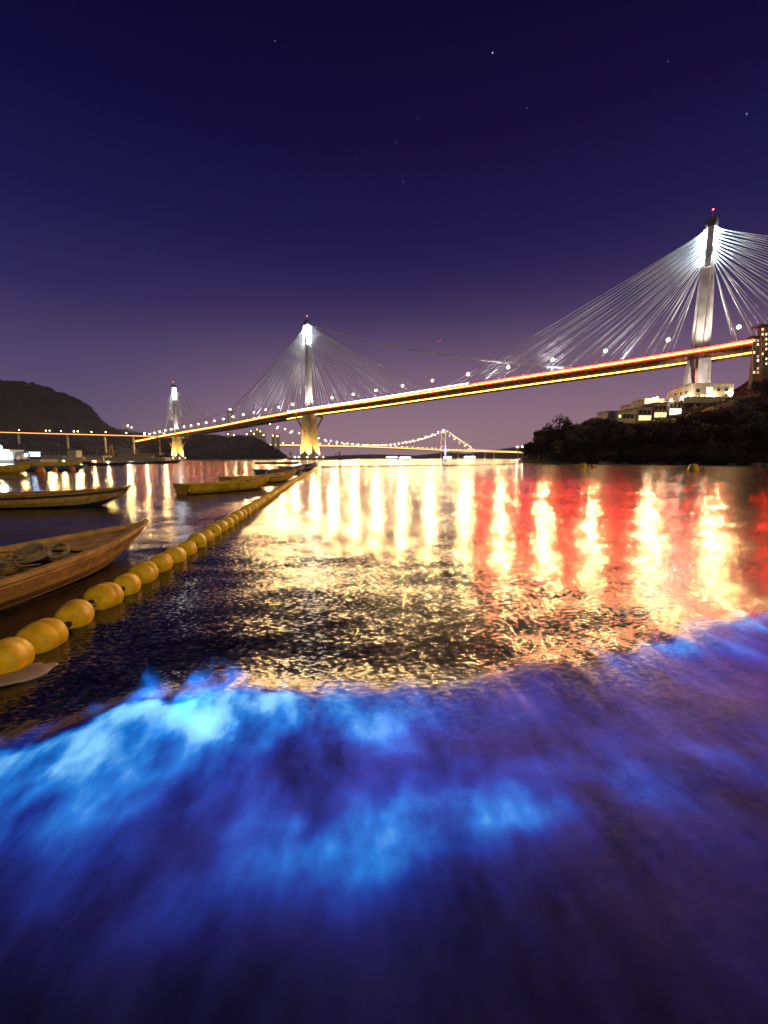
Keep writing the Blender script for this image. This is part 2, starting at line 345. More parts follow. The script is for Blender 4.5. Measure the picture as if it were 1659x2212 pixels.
def far_wood(Hf, x0, x1, y0, y1, n, smin, smax):
    x = rng.uniform(x0, x1, n); y = y0+(y1-y0)*rng.random(n)**1.3; z = Hf(x, y); k = z > 1.5
    x, y, z = x[k], y[k], z[k]; s = rng.uniform(smin, smax, len(x)); return np.stack([x, y, z+s*.25], -1), s
p, s = far_wood(H_left, -1500, -380, 930, 1200, 5200, 3.5, 8)
p2, s2 = far_wood(lambda x, y: H_left(x, y), -1300, -560, 1060, 1170, 2200, 4, 11)
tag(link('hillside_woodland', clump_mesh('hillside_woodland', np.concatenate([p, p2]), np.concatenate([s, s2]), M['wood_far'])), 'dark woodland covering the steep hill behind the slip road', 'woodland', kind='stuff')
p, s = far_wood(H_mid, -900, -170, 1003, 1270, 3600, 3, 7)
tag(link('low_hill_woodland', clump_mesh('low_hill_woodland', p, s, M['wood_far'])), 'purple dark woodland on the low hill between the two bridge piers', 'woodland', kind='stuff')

# the near headland on the right
SH = [(175, 420), (120, 330), (84, 250), (64, 200), (57, 155), (66, 128), (76, 116), (86, 98), (96, 84), (120, 66), (170, 50), (400, 40), (400, 420)]
def inside(x, y):
    c = np.zeros(np.shape(x), bool); j = len(SH)-1
    for i in range(len(SH)):
        xi, yi = SH[i]; xj, yj = SH[j]
        c ^= ((yi > y) != (yj > y)) & (x < (xj-xi)*(y-yi)/(yj-yi+1e-9)+xi); j = i
    return c
def shore_dist(x, y):
    dm = np.full(np.shape(x), 1e9)
    for i in range(len(SH)-2):
        ax, ay = SH[i]; bx, by = SH[i+1]; t = np.clip(((x-ax)*(bx-ax)+(y-ay)*(by-ay))/((bx-ax)**2+(by-ay)**2), 0, 1)
        dm = np.minimum(dm, np.hypot(x-ax-t*(bx-ax), y-ay-t*(by-ay)))
    return dm
def H_head(x, y):
    d = shore_dist(x, y)
    z = np.clip(d, 0, 6)*.25+np.clip(d-4, 0, 75)*.30+np.clip(d-75, 0, 200)*.20
    z = z+24*np.exp(-((x-266)/34)**2-((y-290)/40)**2)+15*np.exp(-((x-246)/26)**2-((y-228)/34)**2)
    z = z+2*(fbm(x/14, y/14, 81)-.5)*np.clip(d/10, 0, 1)
    pad = sstep(0, 1, np.clip(1.6-np.hypot((x-167)/50, (y-258)/26), 0, 1)); lv = np.interp(x, [132, 158, 174, 215], [20.5, 25.5, 31, 33.5])
    z = z*(1-pad)+np.minimum(z, lv)*pad
    return np.where(inside(x, y), z, -2.0)
grid_mesh('headland', np.arange(52, 400, 3.0), np.arange(40, 420, 3.0), H_head, M['earth'])
def HH(x, y): return float(H_head(np.array([x]), np.array([y]))[0])
# shore rocks
def rock_mesh(k):
    bm = bmesh.new(); bmesh.ops.create_icosphere(bm, subdivisions=2, radius=1)
    for v in bm.verts: v.co *= 1+.6*mnoise.noise(v.co*1.3+Vector((k*3.3, 0, 0))); v.co.z *= .6
    me = bpy.data.meshes.new('rock'); bm.to_mesh(me); bm.free(); me.materials.append(M['rock']); return me
RK = [rock_mesh(k) for k in range(4)]
for i in range(70):
    u = rng.random()*7; k = int(u); t = u-k; a = Vector(SH[k+1]).lerp(Vector(SH[k+2]), t)
    o = link('rock', RK[i % 4], None, (a.x+rng.normal()*.8, a.y+rng.normal()*.8, .05), (0, 0, rng.random()*6)); sc = rng.uniform(.5, 1.6); o.scale = (sc, sc, sc*.8)
    tag(o, 'dark boulder on the waterline of the wooded headland', 'rock', 'boulders along the headland shore')

# trees ---------------------------------------------------------------
def tree_meshes(seed, h=8.0, spread=3.2, nleaf=1500, lsize=.42, open_=.0):
    r = np.random.default_rng(seed); tr = MB()
    top = Vector((r.normal()*.5, r.normal()*.5, h*.62)); tr.tube([(0, 0, -.8), (r.normal()*.15, r.normal()*.15, h*.3), top], [.22, .17, .08], 6)
    lobes = []
    for k in range(9):
        a = 2*math.pi*k/9+r.normal()*.3; q = Vector((math.cos(a)*spread*r.uniform(.35, .85), math.sin(a)*spread*r.uniform(.35, .85), h*r.uniform(.42, .86)))
        b = Vector((0, 0, h*r.uniform(.22, .5))); tr.tube([b, b.lerp(q, .55)+Vector((0, 0, .25)), q], [.09, .06, .02], 5); lobes.append((q, spread*r.uniform(.28, .52)))
    lobes.append((Vector((0, 0, h*.86)), spread*.45)); lf = MB()
    for i in range(nleaf):
        q, R_ = lobes[r.integers(len(lobes))]; d = Vector(r.normal(size=3)).normalized(); p = q+d*R_*(r.random()**.45)*Vector((1, 1, .75)).length/1.6*1.0
        if r.random() < open_ : continue
        u = Vector(r.normal(size=3)).normalized(); w = u.orthogonal().normalized(); z = lsize*r.uniform(.6, 1.5)
        lf.add([p-u*z*.5, p+w*z*.28, p+u*z*.5, p-w*z*.28], [(0, 1, 2, 3)])
    return tr.mesh('trunk', M['bark']), lf.mesh('crown', M['leaf'])
TM = [tree_meshes(100+k, 8, 3.0+.4*(k % 3), 1500, .5) for k in range(5)]
def tree(name, x, y, z, hs, k, label, group=None, ws=1.0):
    t = thing(name, label, 'tree', (x, y, z), rng.random()*6.28, group); t.scale = (hs*ws, hs*ws, hs)
    link('trunk', TM[k][0], t); link('crown', TM[k][1], t); return t
n = 0; tries = 0; spots = []
while n < 150 and tries < 9000:
    tries += 1
    y = rng.uniform(62, 262); x = y*rng.uniform(.30, 1.02)
    if not inside(np.array([x]), np.array([y]))[0]: continue
    d = float(shore_dist(np.array([x]), np.array([y]))[0]); px = PCX+F*x/y
    if d < 2 or (y > 232 and 1310 < px < 1615): continue
    if d > 62 and rng.random() < .6: continue
    if any((x-a)**2+(y-b)**2 < 3.4**2*(1+d/60) for a, b in spots): continue
    z = HH(x, y); hs = rng.uniform(.62, 1.0) if d > 34 else rng.uniform(.85, 1.45)
    lim = np.interp(px, [1090, 1123, 1147, 1168, 1190, 1236, 1300, 1345, 1420, 1474, 1492, 1560, 1620, 1660], [995, 974, 950, 928, 912, 906, 905, 918, 913, 905, 892, 884, 872, 820])
    top = PCY-114.3-F*(z+8*hs-CAM_H)/y
    zmax = (990.7-lim)/F*y+CAM_H
    if z+8.2*hs > zmax: hs = max(.3, (zmax-z)/8.2)
    if z+2.6 > zmax: continue
    spots.append((x, y)); tree('broadleaf_tree', x, y, z, hs, int(rng.integers(5)), 'dark broadleaf tree among the wood on the headland', 'trees of the headland wood', 1.15); n += 1
n = 0
for tries in range(4000):
    y = rng.uniform(120, 250); x = y*rng.uniform(.80, 1.03)
    if n >= 60: break
    if not inside(np.array([x]), np.array([y]))[0] or any((x-a)**2+(y-b)**2 < 3.6**2 for a, b in spots): continue
    px = PCX+F*x/y; z = HH(x, y); zmax = (990.7-np.interp(px, [1550, 1612, 1622, 1700], [884, 873, 815, 796]))/F*y+CAM_H; hs = min(rng.uniform(.6, .95), (zmax-z)/8.2)
    if hs < .32: continue
    spots.append((x, y)); n += 1; tree('broadleaf_tree', x, y, z, hs, int(rng.integers(5)), 'dark broadleaf tree on the upper slope below the apartment block', 'trees below the apartment block', 1.2)
g = U(1207, 930, 150); tree('broadleaf_tree', g.x, g.y, HH(g.x, g.y), 1.95, 2, 'tall domed tree rising above the left end of the headland wood', None, .75)
# undergrowth
xs = rng.uniform(56, 300, 9000); ys = rng.uniform(60, 300, 9000); k = inside(xs, ys); xs, ys = xs[k], ys[k]; dd = shore_dist(xs, ys); zs = H_head(xs, ys)
k = (dd > 1.2) & (xs/ys < 1.15); xs, ys, zs = xs[k][:3000], ys[k][:3000], zs[k][:3000]
V = []; lf = MB(); r = np.random.default_rng(5)
for x, y, z in zip(xs, ys, zs):
    sh = r.uniform(.7, 1.6)
    if 1300 < PCX+F*x/y < 1620 and y > 225: sh *= .6
    for i in range(16):
        p = Vector((x, y, z+sh*.5))+Vector(r.normal(size=3))*sh*.55; u = Vector(r.normal(size=3)).normalized(); w = u.orthogonal(); q = .6*r.uniform(.6, 1.5)
        lf.add([p-u*q*.5, p+w*q*.3, p+u*q*.5, p-w*q*.3], [(0, 1, 2, 3)])
tag(lf.build('undergrowth', M['leaf']), 'dense dark undergrowth on the slope of the headland', 'undergrowth', kind='stuff')

# ------------------------------------------------------------------ the cable-stayed bridge
PR = Vector((232.5, 319)); PC = Vector((-104.5, 594)); PL = Vector((-456, 930))
LR = (PR-PC).length; LL = (PL-PC).length
dR = (PR-PC)/LR; dL = (PL-PC)/LL
def path(s):                          # plan point and tangent; s = 0 at the middle tower, grows towards the right tower
    w = float(sstep(-120, 120, s)); p = PC+(dR*s if s > 0 else -dL*s*(-1)*(-1)) if False else (PC+dR*s if s >= 0 else PC+dL*(-s))
    t = (dR*w-dL*(1-w)).normalized(); return p, t
def deck_z(s): return float(np.interp(s, [-900, -487, -409, -227, -89, 37, 113, 213, 310, 377, 436, 500, 640], [38, 52.5, 54.2, 58.5, 63.5, 66.6, 68.2, 71.2, 74.0, 75.6, 77.4, 80.5, 88]))
def BP(s, v, dz=0.0):                 # point at station s, offset v (positive = side facing the camera), height above road
    p, t = path(s); nv = Vector((t.y, -t.x)); nv = nv if nv.y < 0 else -nv
    return Vector((p.x+nv.x*v, p.y+nv.y*v, deck_z(s)+dz))
br = thing('cable_stayed_bridge', 'floodlit cable-stayed bridge with three single-leg towers crossing the channel', 'bridge')
SS = list(np.arange(-700, 561, 12.0))
def sweep(prof, s0=-700, s1=560, step=12.0):
    ss = list(np.arange(s0, s1, step))+[s1]
    return [[BP(float(s), v, z) for v, z in prof] for s in ss]
for sg, nm in ((1, 'carriageway'), (-1, 'carriageway')):
    MB().rings(sweep([(sg*3.2, -.3), (sg*22, -.3), (sg*22, -.9), (sg*3.2, -.9)])).build('deck_slab', M['asphalt'], br)
    for v in (3.2, 22):
        MB().rings(sweep([(sg*v-.35, -.25), (sg*v+.35, -.25), (sg*v+.35, -2.7), (sg*v-.35, -2.7)])).build('edge_girder', M['steel'], br)
    MB().rings(sweep([(sg*21.95, -.2), (sg*22.3, -.2), (sg*22.3, .85), (sg*21.95, .85)])).build('parapet', M['concrete'], br)
MB().rings(sweep([(22.36, -2.74), (22.56, -2.74), (22.30, -4.1), (22.10, -4.1)])).build('glow_catch_panel', M['steel'], br)  # added panel below the girder, catching strip light as a glowing band
# floor beams under the carriageways: those large enough to tell apart
fbm_mesh = {}
for sg in (1, -1):
    for s in np.arange(-20, 560, 5.2):
        p, t = path(float(s)); me = fbm_mesh.get('a')
        if me is None: me = fbm_mesh['a'] = MB().box((0, 0, 0), (17.9, .5, 1.5)).mesh('floor_beam', M['under'])
        a = BP(float(s), sg*12.6, -1.7); v = BP(float(s), 20)-BP(float(s), 0); link('floor_beam', me, br, a, (0, 0, math.atan2(v.y, v.x)))
# glowing strips added for the trails of passing traffic, plus one in the gap
def strip(nm, mt_, v, z, s0, s1, h=.35, w=.18): return MB().rings(sweep([(v, z), (v+w, z), (v+w, z+h), (v, z+h)], s0, s1, 40.0)).build(nm, mt_, br)
strip('red_trail_strip', M['red'], 22.9, -1.2, 262, 560, .95)
strip('warm_trail_strip', M['white'], 22.9, -1.85, 120, 560, .5)
strip('blue_white_trail_strip', M['bluew'], 22.9, .3, -20, 258, .9)
strip('orange_trail_strip', M['orange'], 22.9, -1.45, -700, 118, 1.1)
MB().rings(sweep([(22.32, -.22), (23.7, -.22), (23.7, -.06), (22.32, -.06)])).build('strip_light_shield', M['concrete'], br)  # added ledge keeping the strips' upward light off the cables
strip('amber_gap_strip', M['yel'], 3.9-7.6, -4.0, -60, 560, .8, .3)  # added strip for the yellow light in the gap; also lights the undersides

def octa(c, a, b, z, ch=.3):
    return [(c[0]+x, c[1]+y, z) for x, y in ((-a, -b*(1-ch)), (-a*(1-ch), -b), (a*(1-ch), -b), (a, -b*(1-ch)), (a, b*(1-ch)), (a*(1-ch), b), (-a*(1-ch), b), (-a, b*(1-ch)))]
def rot_ring(ring, c, ang):
    return [(c[0]+(x-c[0])*math.cos(ang)-(y-c[1])*math.sin(ang), c[1]+(x-c[0])*math.sin(ang)+(y-c[1])*math.cos(ang), z) for x, y, z in ring]
def spot(parent, loc, target, energy, color, size=50, blend=.6, radius=.6):
    l = bpy.data.lights.new('floodlight_beam', 'SPOT'); l.energy = energy; l.color = color; l.spot_size = rad(size); l.spot_blend = blend; l.shadow_soft_size = radius
    o = bpy.data.objects.new('floodlight_beam', l); COL.objects.link(o); o.location = loc
    o.rotation_euler = (Vector(target)-Vector(loc)).to_track_quat('-Z', 'Y').to_euler(); o.parent = parent; return o
cable_n = [0]
def cable(a, b, r, nm='stay_cable'):
    a = Vector(a); b = Vector(b); sag = (a-b).length*.006
    m = (a+b)/2-Vector((0, 0, sag)); MB().tube([a, a.lerp(m, .5)*1-Vector((0, 0, sag*.25)), m, b.lerp(m, .5)-Vector((0, 0, sag*.25)), b], r, 5, False).build(nm, M['cable'], br); cable_n[0] += 1
def tower(P, s0, zb, ztop, wm, wp, left, right, nleft, nright, big, rc):
    c = (P.x, P.y); p, t = path(s0); ang = math.atan2(t.y, t.x); zd = deck_z(s0)
    pier = MB().rings([rot_ring(octa(c, wp*k, wp*.8*k, z), c, ang) for z, k in ((zb, .78), (zb+3, .76), (zb+(zd-zb)*.35, .66), (zd-14, .56), (zd-3.5, .5))]).build('pier', M['concrete'], br)
    mast = MB().rings([rot_ring(octa(c, wm*k, wm*.62*k, z), c, ang) for z, k in ((zd-3.5, .42), (zd+8, .52), (zd+(ztop-zd)*.5, .44), (ztop-32, .36), (ztop-30.9, .36))]).build('mast', M['concrete'], br)
    MB().rings([rot_ring(octa(c, wm*.22, wm*.36, z), c, ang) for z in (ztop-31, ztop-4)]).build('tower_head', M['concrete'], br)
    MB().rings([rot_ring(octa(c, wm*k, wm*k, z), c, ang) for z, k in ((ztop-3.9, .28), (ztop-2, .34), (ztop+.5, .34), (ztop+2, .22))]).build('tower_cap', M['darkmetal'], br)
    MB().tube([(P.x, P.y, ztop+1.5), (P.x, P.y, ztop+8)], .25, 6).build('beacon_mast', M['darkmetal'], br)
    MB().ball((P.x, P.y, ztop+8.2), .5, 8, 5).build('aviation_light', M['lampr'], br)
    # cross beam and raking struts
    MB().bar(BP(s0, 25, -4.2), BP(s0, -25, -4.2), 3.5, 2.6).build('cross_beam', M['concrete'], br)
    for sg in (1, -1):
        MB().bar(BP(s0, sg*5, -34), BP(s0, sg*24, -5.6), 1.5, 1.5).build('raking_strut', M['steel'], br)
        for u in (2.5, -2.5): cable((P.x+t.x*u, P.y+t.y*u, ztop-8), BP(s0+u, sg*25, -2.5), rc*1.5, 'transverse_cable')
    # light boxes on the tower head
    for sg in (1, -1):
        for v in (1, -1):
            q = [Vector((P.x, P.y, z))+Vector((t.x, t.y, 0))*sg*(wm*.22+.9)+Vector((t.y, -t.x, 0))*v*wm*.20 for z in (ztop-28, ztop-5)]
            if big: MB().bar(q[0], q[1], 1.5, 1.5).build('tower_light_bar', M['head'], br)
            else:
                for f in (.12, .45, .72, .93) if v > 0 else (.3, .6): MB().ball(q[0].lerp(q[1], f), .95, 8, 5, (1, 1, 1.6)).build('tower_lamp', M['head2'], br)
    # stay cables, four planes
    for far, nn, sg in ((left, nleft, -1), (right, nright, 1)):
        for i in range(nn):
            f = (i+1)/nn; dist = 10+(far-10)*f
            for v in (22.0, 3.4, -3.4, -22.0):
                if v == -22.0 and nn > 12 and i % 2: continue
                if v == -3.4 and i % 2 == 0 and nn > 6: continue
                a = Vector((P.x, P.y, ztop-29+24*f))+Vector((t.x, t.y, 0))*sg*wm*.25+Vector((t.y, -t.x, 0))*(-.10 if v > 0 else .10)*wm*(1 if v*t.x > 0 else 1)
                s = s0+sg*dist
                cable(a, BP(s, v, .3), rc)
M['head2'] = emis('tower_lamp_light', (.70, .92, 1), 150, True)
tower(PR, LR, 20, 168, 11.0, 14, 205, 150, 17, 13, False, .23)
tower(PC, 0, 1.5, 185.5, 11.0, 17.5, 215, 205, 16, 16, True, .24)
tower(PL, -LL, 1.0, 158, 11.0, 17.5, 110, 200, 5, 6, True, .26)
# long stabilising cables from the middle tower
for v in (5, -5):
    zt = 182
    a = Vector((PC.x, PC.y, zt)); b = BP(LR-70, v, .5); pts = [a.lerp(b, f)-Vector((0, 0, 9*4*f*(1-f))) for f in np.linspace(0, 1, 9)]
    MB().tube(pts, .6, 6).build('stabilising_cable', M['cable'], br)
    b = BP(-LL*.62, v, .5); pts = [a.lerp(b, f)-Vector((0, 0, 6*4*f*(1-f))) for f in np.linspace(0, 1, 9)]
    MB().tube(pts, .6, 6).build('stabilising_cable', M['cable'], br)
# floodlights: warm at the pier feet, white on the masts
def flood(P, zb, rad_, warm, E1, E2, s0):
    p, t = path(s0); zd = deck_z(s0); body = M['darkmetal']
    for k in range(5 if zb < 5 else 0):
        a = -math.pi/2+(k-2)*.62; q = Vector((P.x+math.cos(a)*rad_, P.y+math.sin(a)*rad_, zb+1.2))
        f = MB().box(q, (1.4, 1.4, 1.0)).build('floodlight', body, br); MB().ball(q+Vector((0, 0, .9)), .5, 8, 5).build('lens', M['wlamp'], f)
        if k % 2 == 0: spot(br, q+Vector((0, 0, 1.6)), (P.x, P.y, zb+30), E1, (1, .62, .12), 62)
    for sg in (1, -1):
        q = BP(s0+sg*16, 2.2, .8); f = MB().box(q, (1.2, 1.2, .8)).build('floodlight', body, br)
        MB().ball(q+Vector((0, 0, .7)), .4, 8, 5).build('lens', M['wlamp'], f)
        spot(br, q+Vector((0, 0, 1.2)), (P.x, P.y, zd+60), E2*.7, (1, .86, .74), 50)
    q = BP(s0+3, 17, .4); f = MB().box(q, (1.2, 1.2, .8)).build('floodlight', body, br); MB().ball(q+Vector((0, 0, .7)), .4, 8, 5).build('lens', M['wlamp'], f)
    spot(br, q+Vector((0, 0, 1.2)), (P.x, P.y, zd+40), E2*.4, (1, .88, .78), 88, 1.0)
flood(PC, 1.5, 21, True, 1.6e5, 2.6e5, 0); flood(PL, 1.0, 21, True, 2.4e5, 1.8e5, -LL); flood(PR, 20, 16, False, 0, 2.2e5, LR)

q = Vector((PR.x-16, PR.y-30, 38)); f = MB().box(q, (1.2, 1.2, .8)).build('floodlight', M['darkmetal'], br); MB().ball(q+Vector((0, 0, .7)), .4, 8, 5).build('lens', M['wlamp'], f); MB().tube([q-Vector((0, 0, 14)), q], .3, 6).build('floodlight_post', M['greymetal'], br)  # added floodlight on a post to brighten the right pier
spot(br, q+Vector((0, 0, 1.4)), (PR.x, PR.y, 62), 1.1e5, (1, .86, .80), 60)
for s_, v_ in ((LR-45, 0), (LR-105, 0), (LR-165, 0), (LR+55, 0), (55, 0), (120, 0), (-60, 0), (-130, 0)):  # uplights added along the deck to brighten the stay cables
    q = BP(s_, 1.2, -.2); f = MB().box(q, (1.0, 1.0, .7)).build('added_cable_light', M['darkmetal'], br); MB().ball(q+Vector((0, 0, .6)), .35, 8, 5).build('lens', M['wlamp'], f)
    c_ = LR if s_ > 200 else 0; spot(br, q+Vector((0, 0, 1.1)), BP(s_+(c_-s_)*.25, -1, 60), 5.5e4, (.95, .90, 1), 140, .5, .3)
# street lamps along both edges
def street_lamp_proto():
    t = thing('street_lamp', 'tall street lamp with glowing head on the near parapet of the cable-stayed bridge', 'street lamp', group='street lamps of the cable-stayed bridge')
    MB().tube([(0, 0, 0), (0, 0, 9.6), (0, -2.4, 10.2)], [.2, .13, .10], 6).build('post', M['darkmetal'], t)
    MB().box((0, -3.2, 10.4), (.6, 1.8, .25)).build('lamp_head', M['darkmetal'], t)
    MB().ball((0, -3.3, 9.2), 1.1, 10, 6).build('lamp_globe', M['lamp'], t); glow(t, (0, -3.3, 9.2), 5600, 1.1, (1, .62, .23), True); return t
lp = street_lamp_proto(); first = True; lp_E = [c for c in lp.children if c.type == 'LIGHT'][0].data.energy
for s in [455.7, 417.3, 376.8, 337, 298.5, 258.6, 218.4, 180.9, 143.3, 108.4, 72.5, 35, -4]+list(np.arange(-38, -640, -34.0)):
    o = lp if first else copy_tree(lp); first = False
    if s < -150:
        for ch in o.children:
            if ch.type == 'LIGHT': ch.data = GL.setdefault('dim', ch.data.copy()); ch.data.energy = lp_E*.7
    a = BP(float(s), 21.4, -.3); v = BP(float(s), 0)-BP(float(s), 20); o.location = a; o.rotation_euler = (0, 0, math.atan2(v.y, v.x)-math.pi/2)
lpb = None
for s in np.arange(430, -640, -57.0):
    if lpb is None:
        lpb = copy_tree(lp); lpb['label'] = 'street lamp with whitish head on the far parapet of the cable-stayed bridge'; lpb['group'] = 'far side street lamps of the cable-stayed bridge'
        for ch in lpb.children:
            if ch.name.startswith('lamp_globe'): ch.data = ch.data.copy(); ch.data.materials[0] = M['lampb']
        for ch in list(lpb.children):
            if ch.type == 'LIGHT': bpy.data.objects.remove(ch)
        o = lpb
    else: o = copy_tree(lpb)
    a = BP(float(s), -21.4, -.3); v = BP(float(s), 20)-BP(float(s), 0); o.location = a; o.rotation_euler = (0, 0, math.atan2(v.y, v.x)-math.pi/2); o.scale = (.75, .75, .75)

# vehicles crossing the bridge
def vehicle(s, v, kind, i):
    a = BP(s, v, -.28); t = BP(s+1, v)-BP(s, v); fw = 1 if v > 0 else -1
    L, Wd, Hh = ((4.4, 1.8, 1.45), (11.5, 2.5, 4.1), (8, 2.4, 3.3))[kind]
    names = ('car', 'double_decker_bus', 'box_lorry')
    o = thing(names[kind], ('dark saloon car', 'tall bus', 'box lorry')[kind]+' with lit lamps driving on the cable-stayed bridge', ('car', 'bus', 'lorry')[kind], a, math.atan2(t.y, t.x)+(0 if fw > 0 else math.pi), ('cars on the bridge', 'buses on the bridge', 'lorries on the bridge')[kind])
    b = MB()
    if kind == 0: b.box((0, 0, .55), (L, Wd, .6)).box((-.2, 0, 1.12), (L*.55, Wd*.9, .55), 0, .82)
    elif kind == 1: b.box((0, 0, 2.25), (L, Wd, 3.6))
    else: b.box((-1, 0, 2.0), (L*.72, Wd, 2.7)).box((L*.38, 0, 1.45), (L*.2, Wd*.95, 2.0), 0, .9)
    b.build('body', M['greymetal'], o)
    if kind == 1:
        for z in (1.7, 3.2): MB().box((0, 0, z), (L*.94, Wd+.06, .8)).build('window_band', M['wdim'], o)
    for x in (-L*.32, L*.32):
        for y in (-1, 1): MB().tube([(x, y*Wd*.5-.15, .38), (x, y*Wd*.5+.1, .38)], .38, 10).build('wheel', M['darkmetal'], o)
    for y in (-.32, .32):
        MB().box((L*.5+.03, y*Wd, .7), (.08, .35, .25)).build('headlight', M['wlitc'], o)
        MB().box((-L*.5-.03, y*Wd, .8), (.08, .35, .25)).build('tail_light', M['red'], o)
for i in range(26):
    vehicle(float(-330+i*33+rng.uniform(-8, 8)), [16.5, 9.5, -9.5, -16][i % 4], [0, 0, 2, 0, 1, 0, 0][i % 7], i)

# islet under the middle tower
def H_islet(x, y):
    d = np.hypot((x-PC.x-8)/58, (y-PC.y)/26)
    return np.where(d < 1.05, 3.0*(1-d**3)+.8*(fbm(x/5, y/5, 91)-.5)-.2, -2)
grid_mesh('islet', np.arange(-175, -25, 2.5), np.arange(560, 630, 2.5), H_islet, M['rock'])
tm = [tree_meshes(300+k, 8, 2.0, 500, .5, .5) for k in range(2)]
for i, (px, hs) in enumerate(((628, 1.25), (655, 1.2), (733, 1.35), (726, .9))):
    q = U(px, 990, 590); TM.append(tm[i % 2]); tree('sparse_tree', q.x, 590, 1.6, hs, len(TM)-1, 'thin sparse tree on the low islet under the middle bridge tower', 'sparse trees on the islet', .8)

# ------------------------------------------------------------------ slip road viaduct in front of the left hill
sr = thing('slip_road_viaduct', 'long low slip road viaduct with a light line running below the dark hill', 'viaduct')
def SRp(f, v=0, dz=0):
    a = U(372, 944, 945); b = U(-160, 930, 985); p = a.lerp(b, f); return Vector((p.x, p.y-v, p.z+dz))
ff = np.linspace(0, 1, 30)
MB().rings([[SRp(f, v, z) for v, z in ((-5, 0), (5, 0), (5, -1.8), (-5, -1.8))] for f in ff]).build('deck', M['concrete'], sr)
MB().rings([[SRp(f, v, z) for v, z in ((5.02, .1), (5.3, .1), (5.3, .75), (5.02, .75))] for f in ff]).build('light_line', emis('slip_road_led', (1, .34, .08), 6, True), sr)
for px in (44, 150, 230, 290, 345):
    f = (372-px)/532; q = SRp(f); MB().box((q.x, q.y, q.z/2-.9), (3.4, 2.6, q.z-2)).build('pier', M['concrete'], sr)
lps = None
for px in (3, 52, 110, 118, 170, 178, 237, 280, 318, 358, 142, 207, -40):
    q = SRp((372-px)/532, 4.4)
    if lps is None:
        lps = copy_tree(lp); lps['label'] = 'street lamp with glowing head on the low slip road viaduct'; lps['group'] = 'street lamps of the slip road'; o = lps
        for ch in lps.children:
            if ch.type == 'LIGHT': ch.data = ch.data.copy(); ch.data.energy *= .45
    else: o = copy_tree(lps)
    o.location = q; o.rotation_euler = (0, 0, 0); o.scale = (.7, .7, .7)

# ------------------------------------------------------------------ far suspension bridge
sb = thing('suspension_bridge', 'distant suspension bridge outlined by beads of yellow light', 'bridge')
TA = Vector((U(502, 990, 1800).x, 1800)); TB = Vector((U(957, 990, 3090).x, 3090)); td = (TB-TA); tl = td.length; td = td/tl
tn = Vector((td.y, -td.x)); tn = tn if tn.y < 0 else -tn
def SP(f, v, z): p = TA+td*tl*f+tn*v; return Vector((p.x, p.y, z))
zdk = lambda f: 62+8*math.sin(max(0, min(1, f))*math.pi)
fs = np.linspace(-.1, 1.9, 46)
MB().rings([[SP(f, v, zdk(f)+z) for v, z in ((-18, 0), (18, 0), (18, -7), (-18, -7))] for f in fs]).build('deck', M['greymetal'], sb)
MB().rings([[SP(f, v, zdk(f)+z) for v, z in ((18.1, -3), (19, -3), (19, 1.5), (18.1, 1.5))] for f in fs]).build('deck_light_line', M['fdeck'], sb)
for f in (0, 1):
    for v in (-18, 18): MB().box(SP(f, v, 100), (9, 7, 205), 0, .75).build('tower_leg', M['violet'] if False else M['concrete'], sb)
    for z in (90, 145, 198): MB().bar(SP(f, -17, z), SP(f, 17, z), 5, 7).build('portal_beam', M['concrete'], sb)
    for v in (-24, 24): spot(sb, SP(f, v, 58), SP(f, v*.7, 150), 4e6, (.42, .30, 1), 60)
    spot(sb, SP(f, 60, 8), SP(f, 18, 60), 2.5e6, (.5, .4, 1), 60)
    MB().ball(SP(f, 0, 207), 3.5, 8, 5).build('tower_lamp', M['lampb'], sb)
bead = MB().ball((0, 0, 0), 1.25, 6, 4).mesh('cable_lamp', M['bead']); bead2 = MB().ball((0, 0, 0), 1.2, 6, 4).mesh('deck_lamp', M['bead2'])
def cz(f): return 78+(206-78)*(2*f-1)**2 if 0 <= f <= 1 else (206+(68-206)*(f-1)/.27 if f > 1 else 206-138*(-f)/.2)
for v in (-18, 18):
    MB().tube([SP(f, v, max(66, cz(f))) for f in np.linspace(-.1, 1.27, 60)], .45, 5).build('main_cable', M['darkmetal'], sb)
for f in np.linspace(.06, 1.26, 50): glow(link('cable_lamp', bead, sb, SP(f, 18, cz(f)+1)), (0, 0, 0), 1500, 1.25, (1, .70, .32))
for f in np.linspace(.10, 1.25, 26): link('cable_lamp', bead, sb, SP(f, -18, cz(f)+1))
for f in np.linspace(.05, 1.85, 54): glow(link('deck_lamp', bead2, sb, SP(f, 14, zdk(f)+9)), (0, 0, 0), 2500, 1.2, (1, .62, .20))
for f in np.linspace(.04, .97, 36): MB().tube([SP(f, 18, zdk(f)), SP(f, 18, cz(f))], .15, 3, False).build('hanger', M['darkmetal'], sb)
for f in (1.13, 1.27, 1.4, 1.5): MB().box(SP(f, 0, zdk(f)/2-4), (10, 14, zdk(f)-6)).build('approach_pier', M['concrete'], sb)

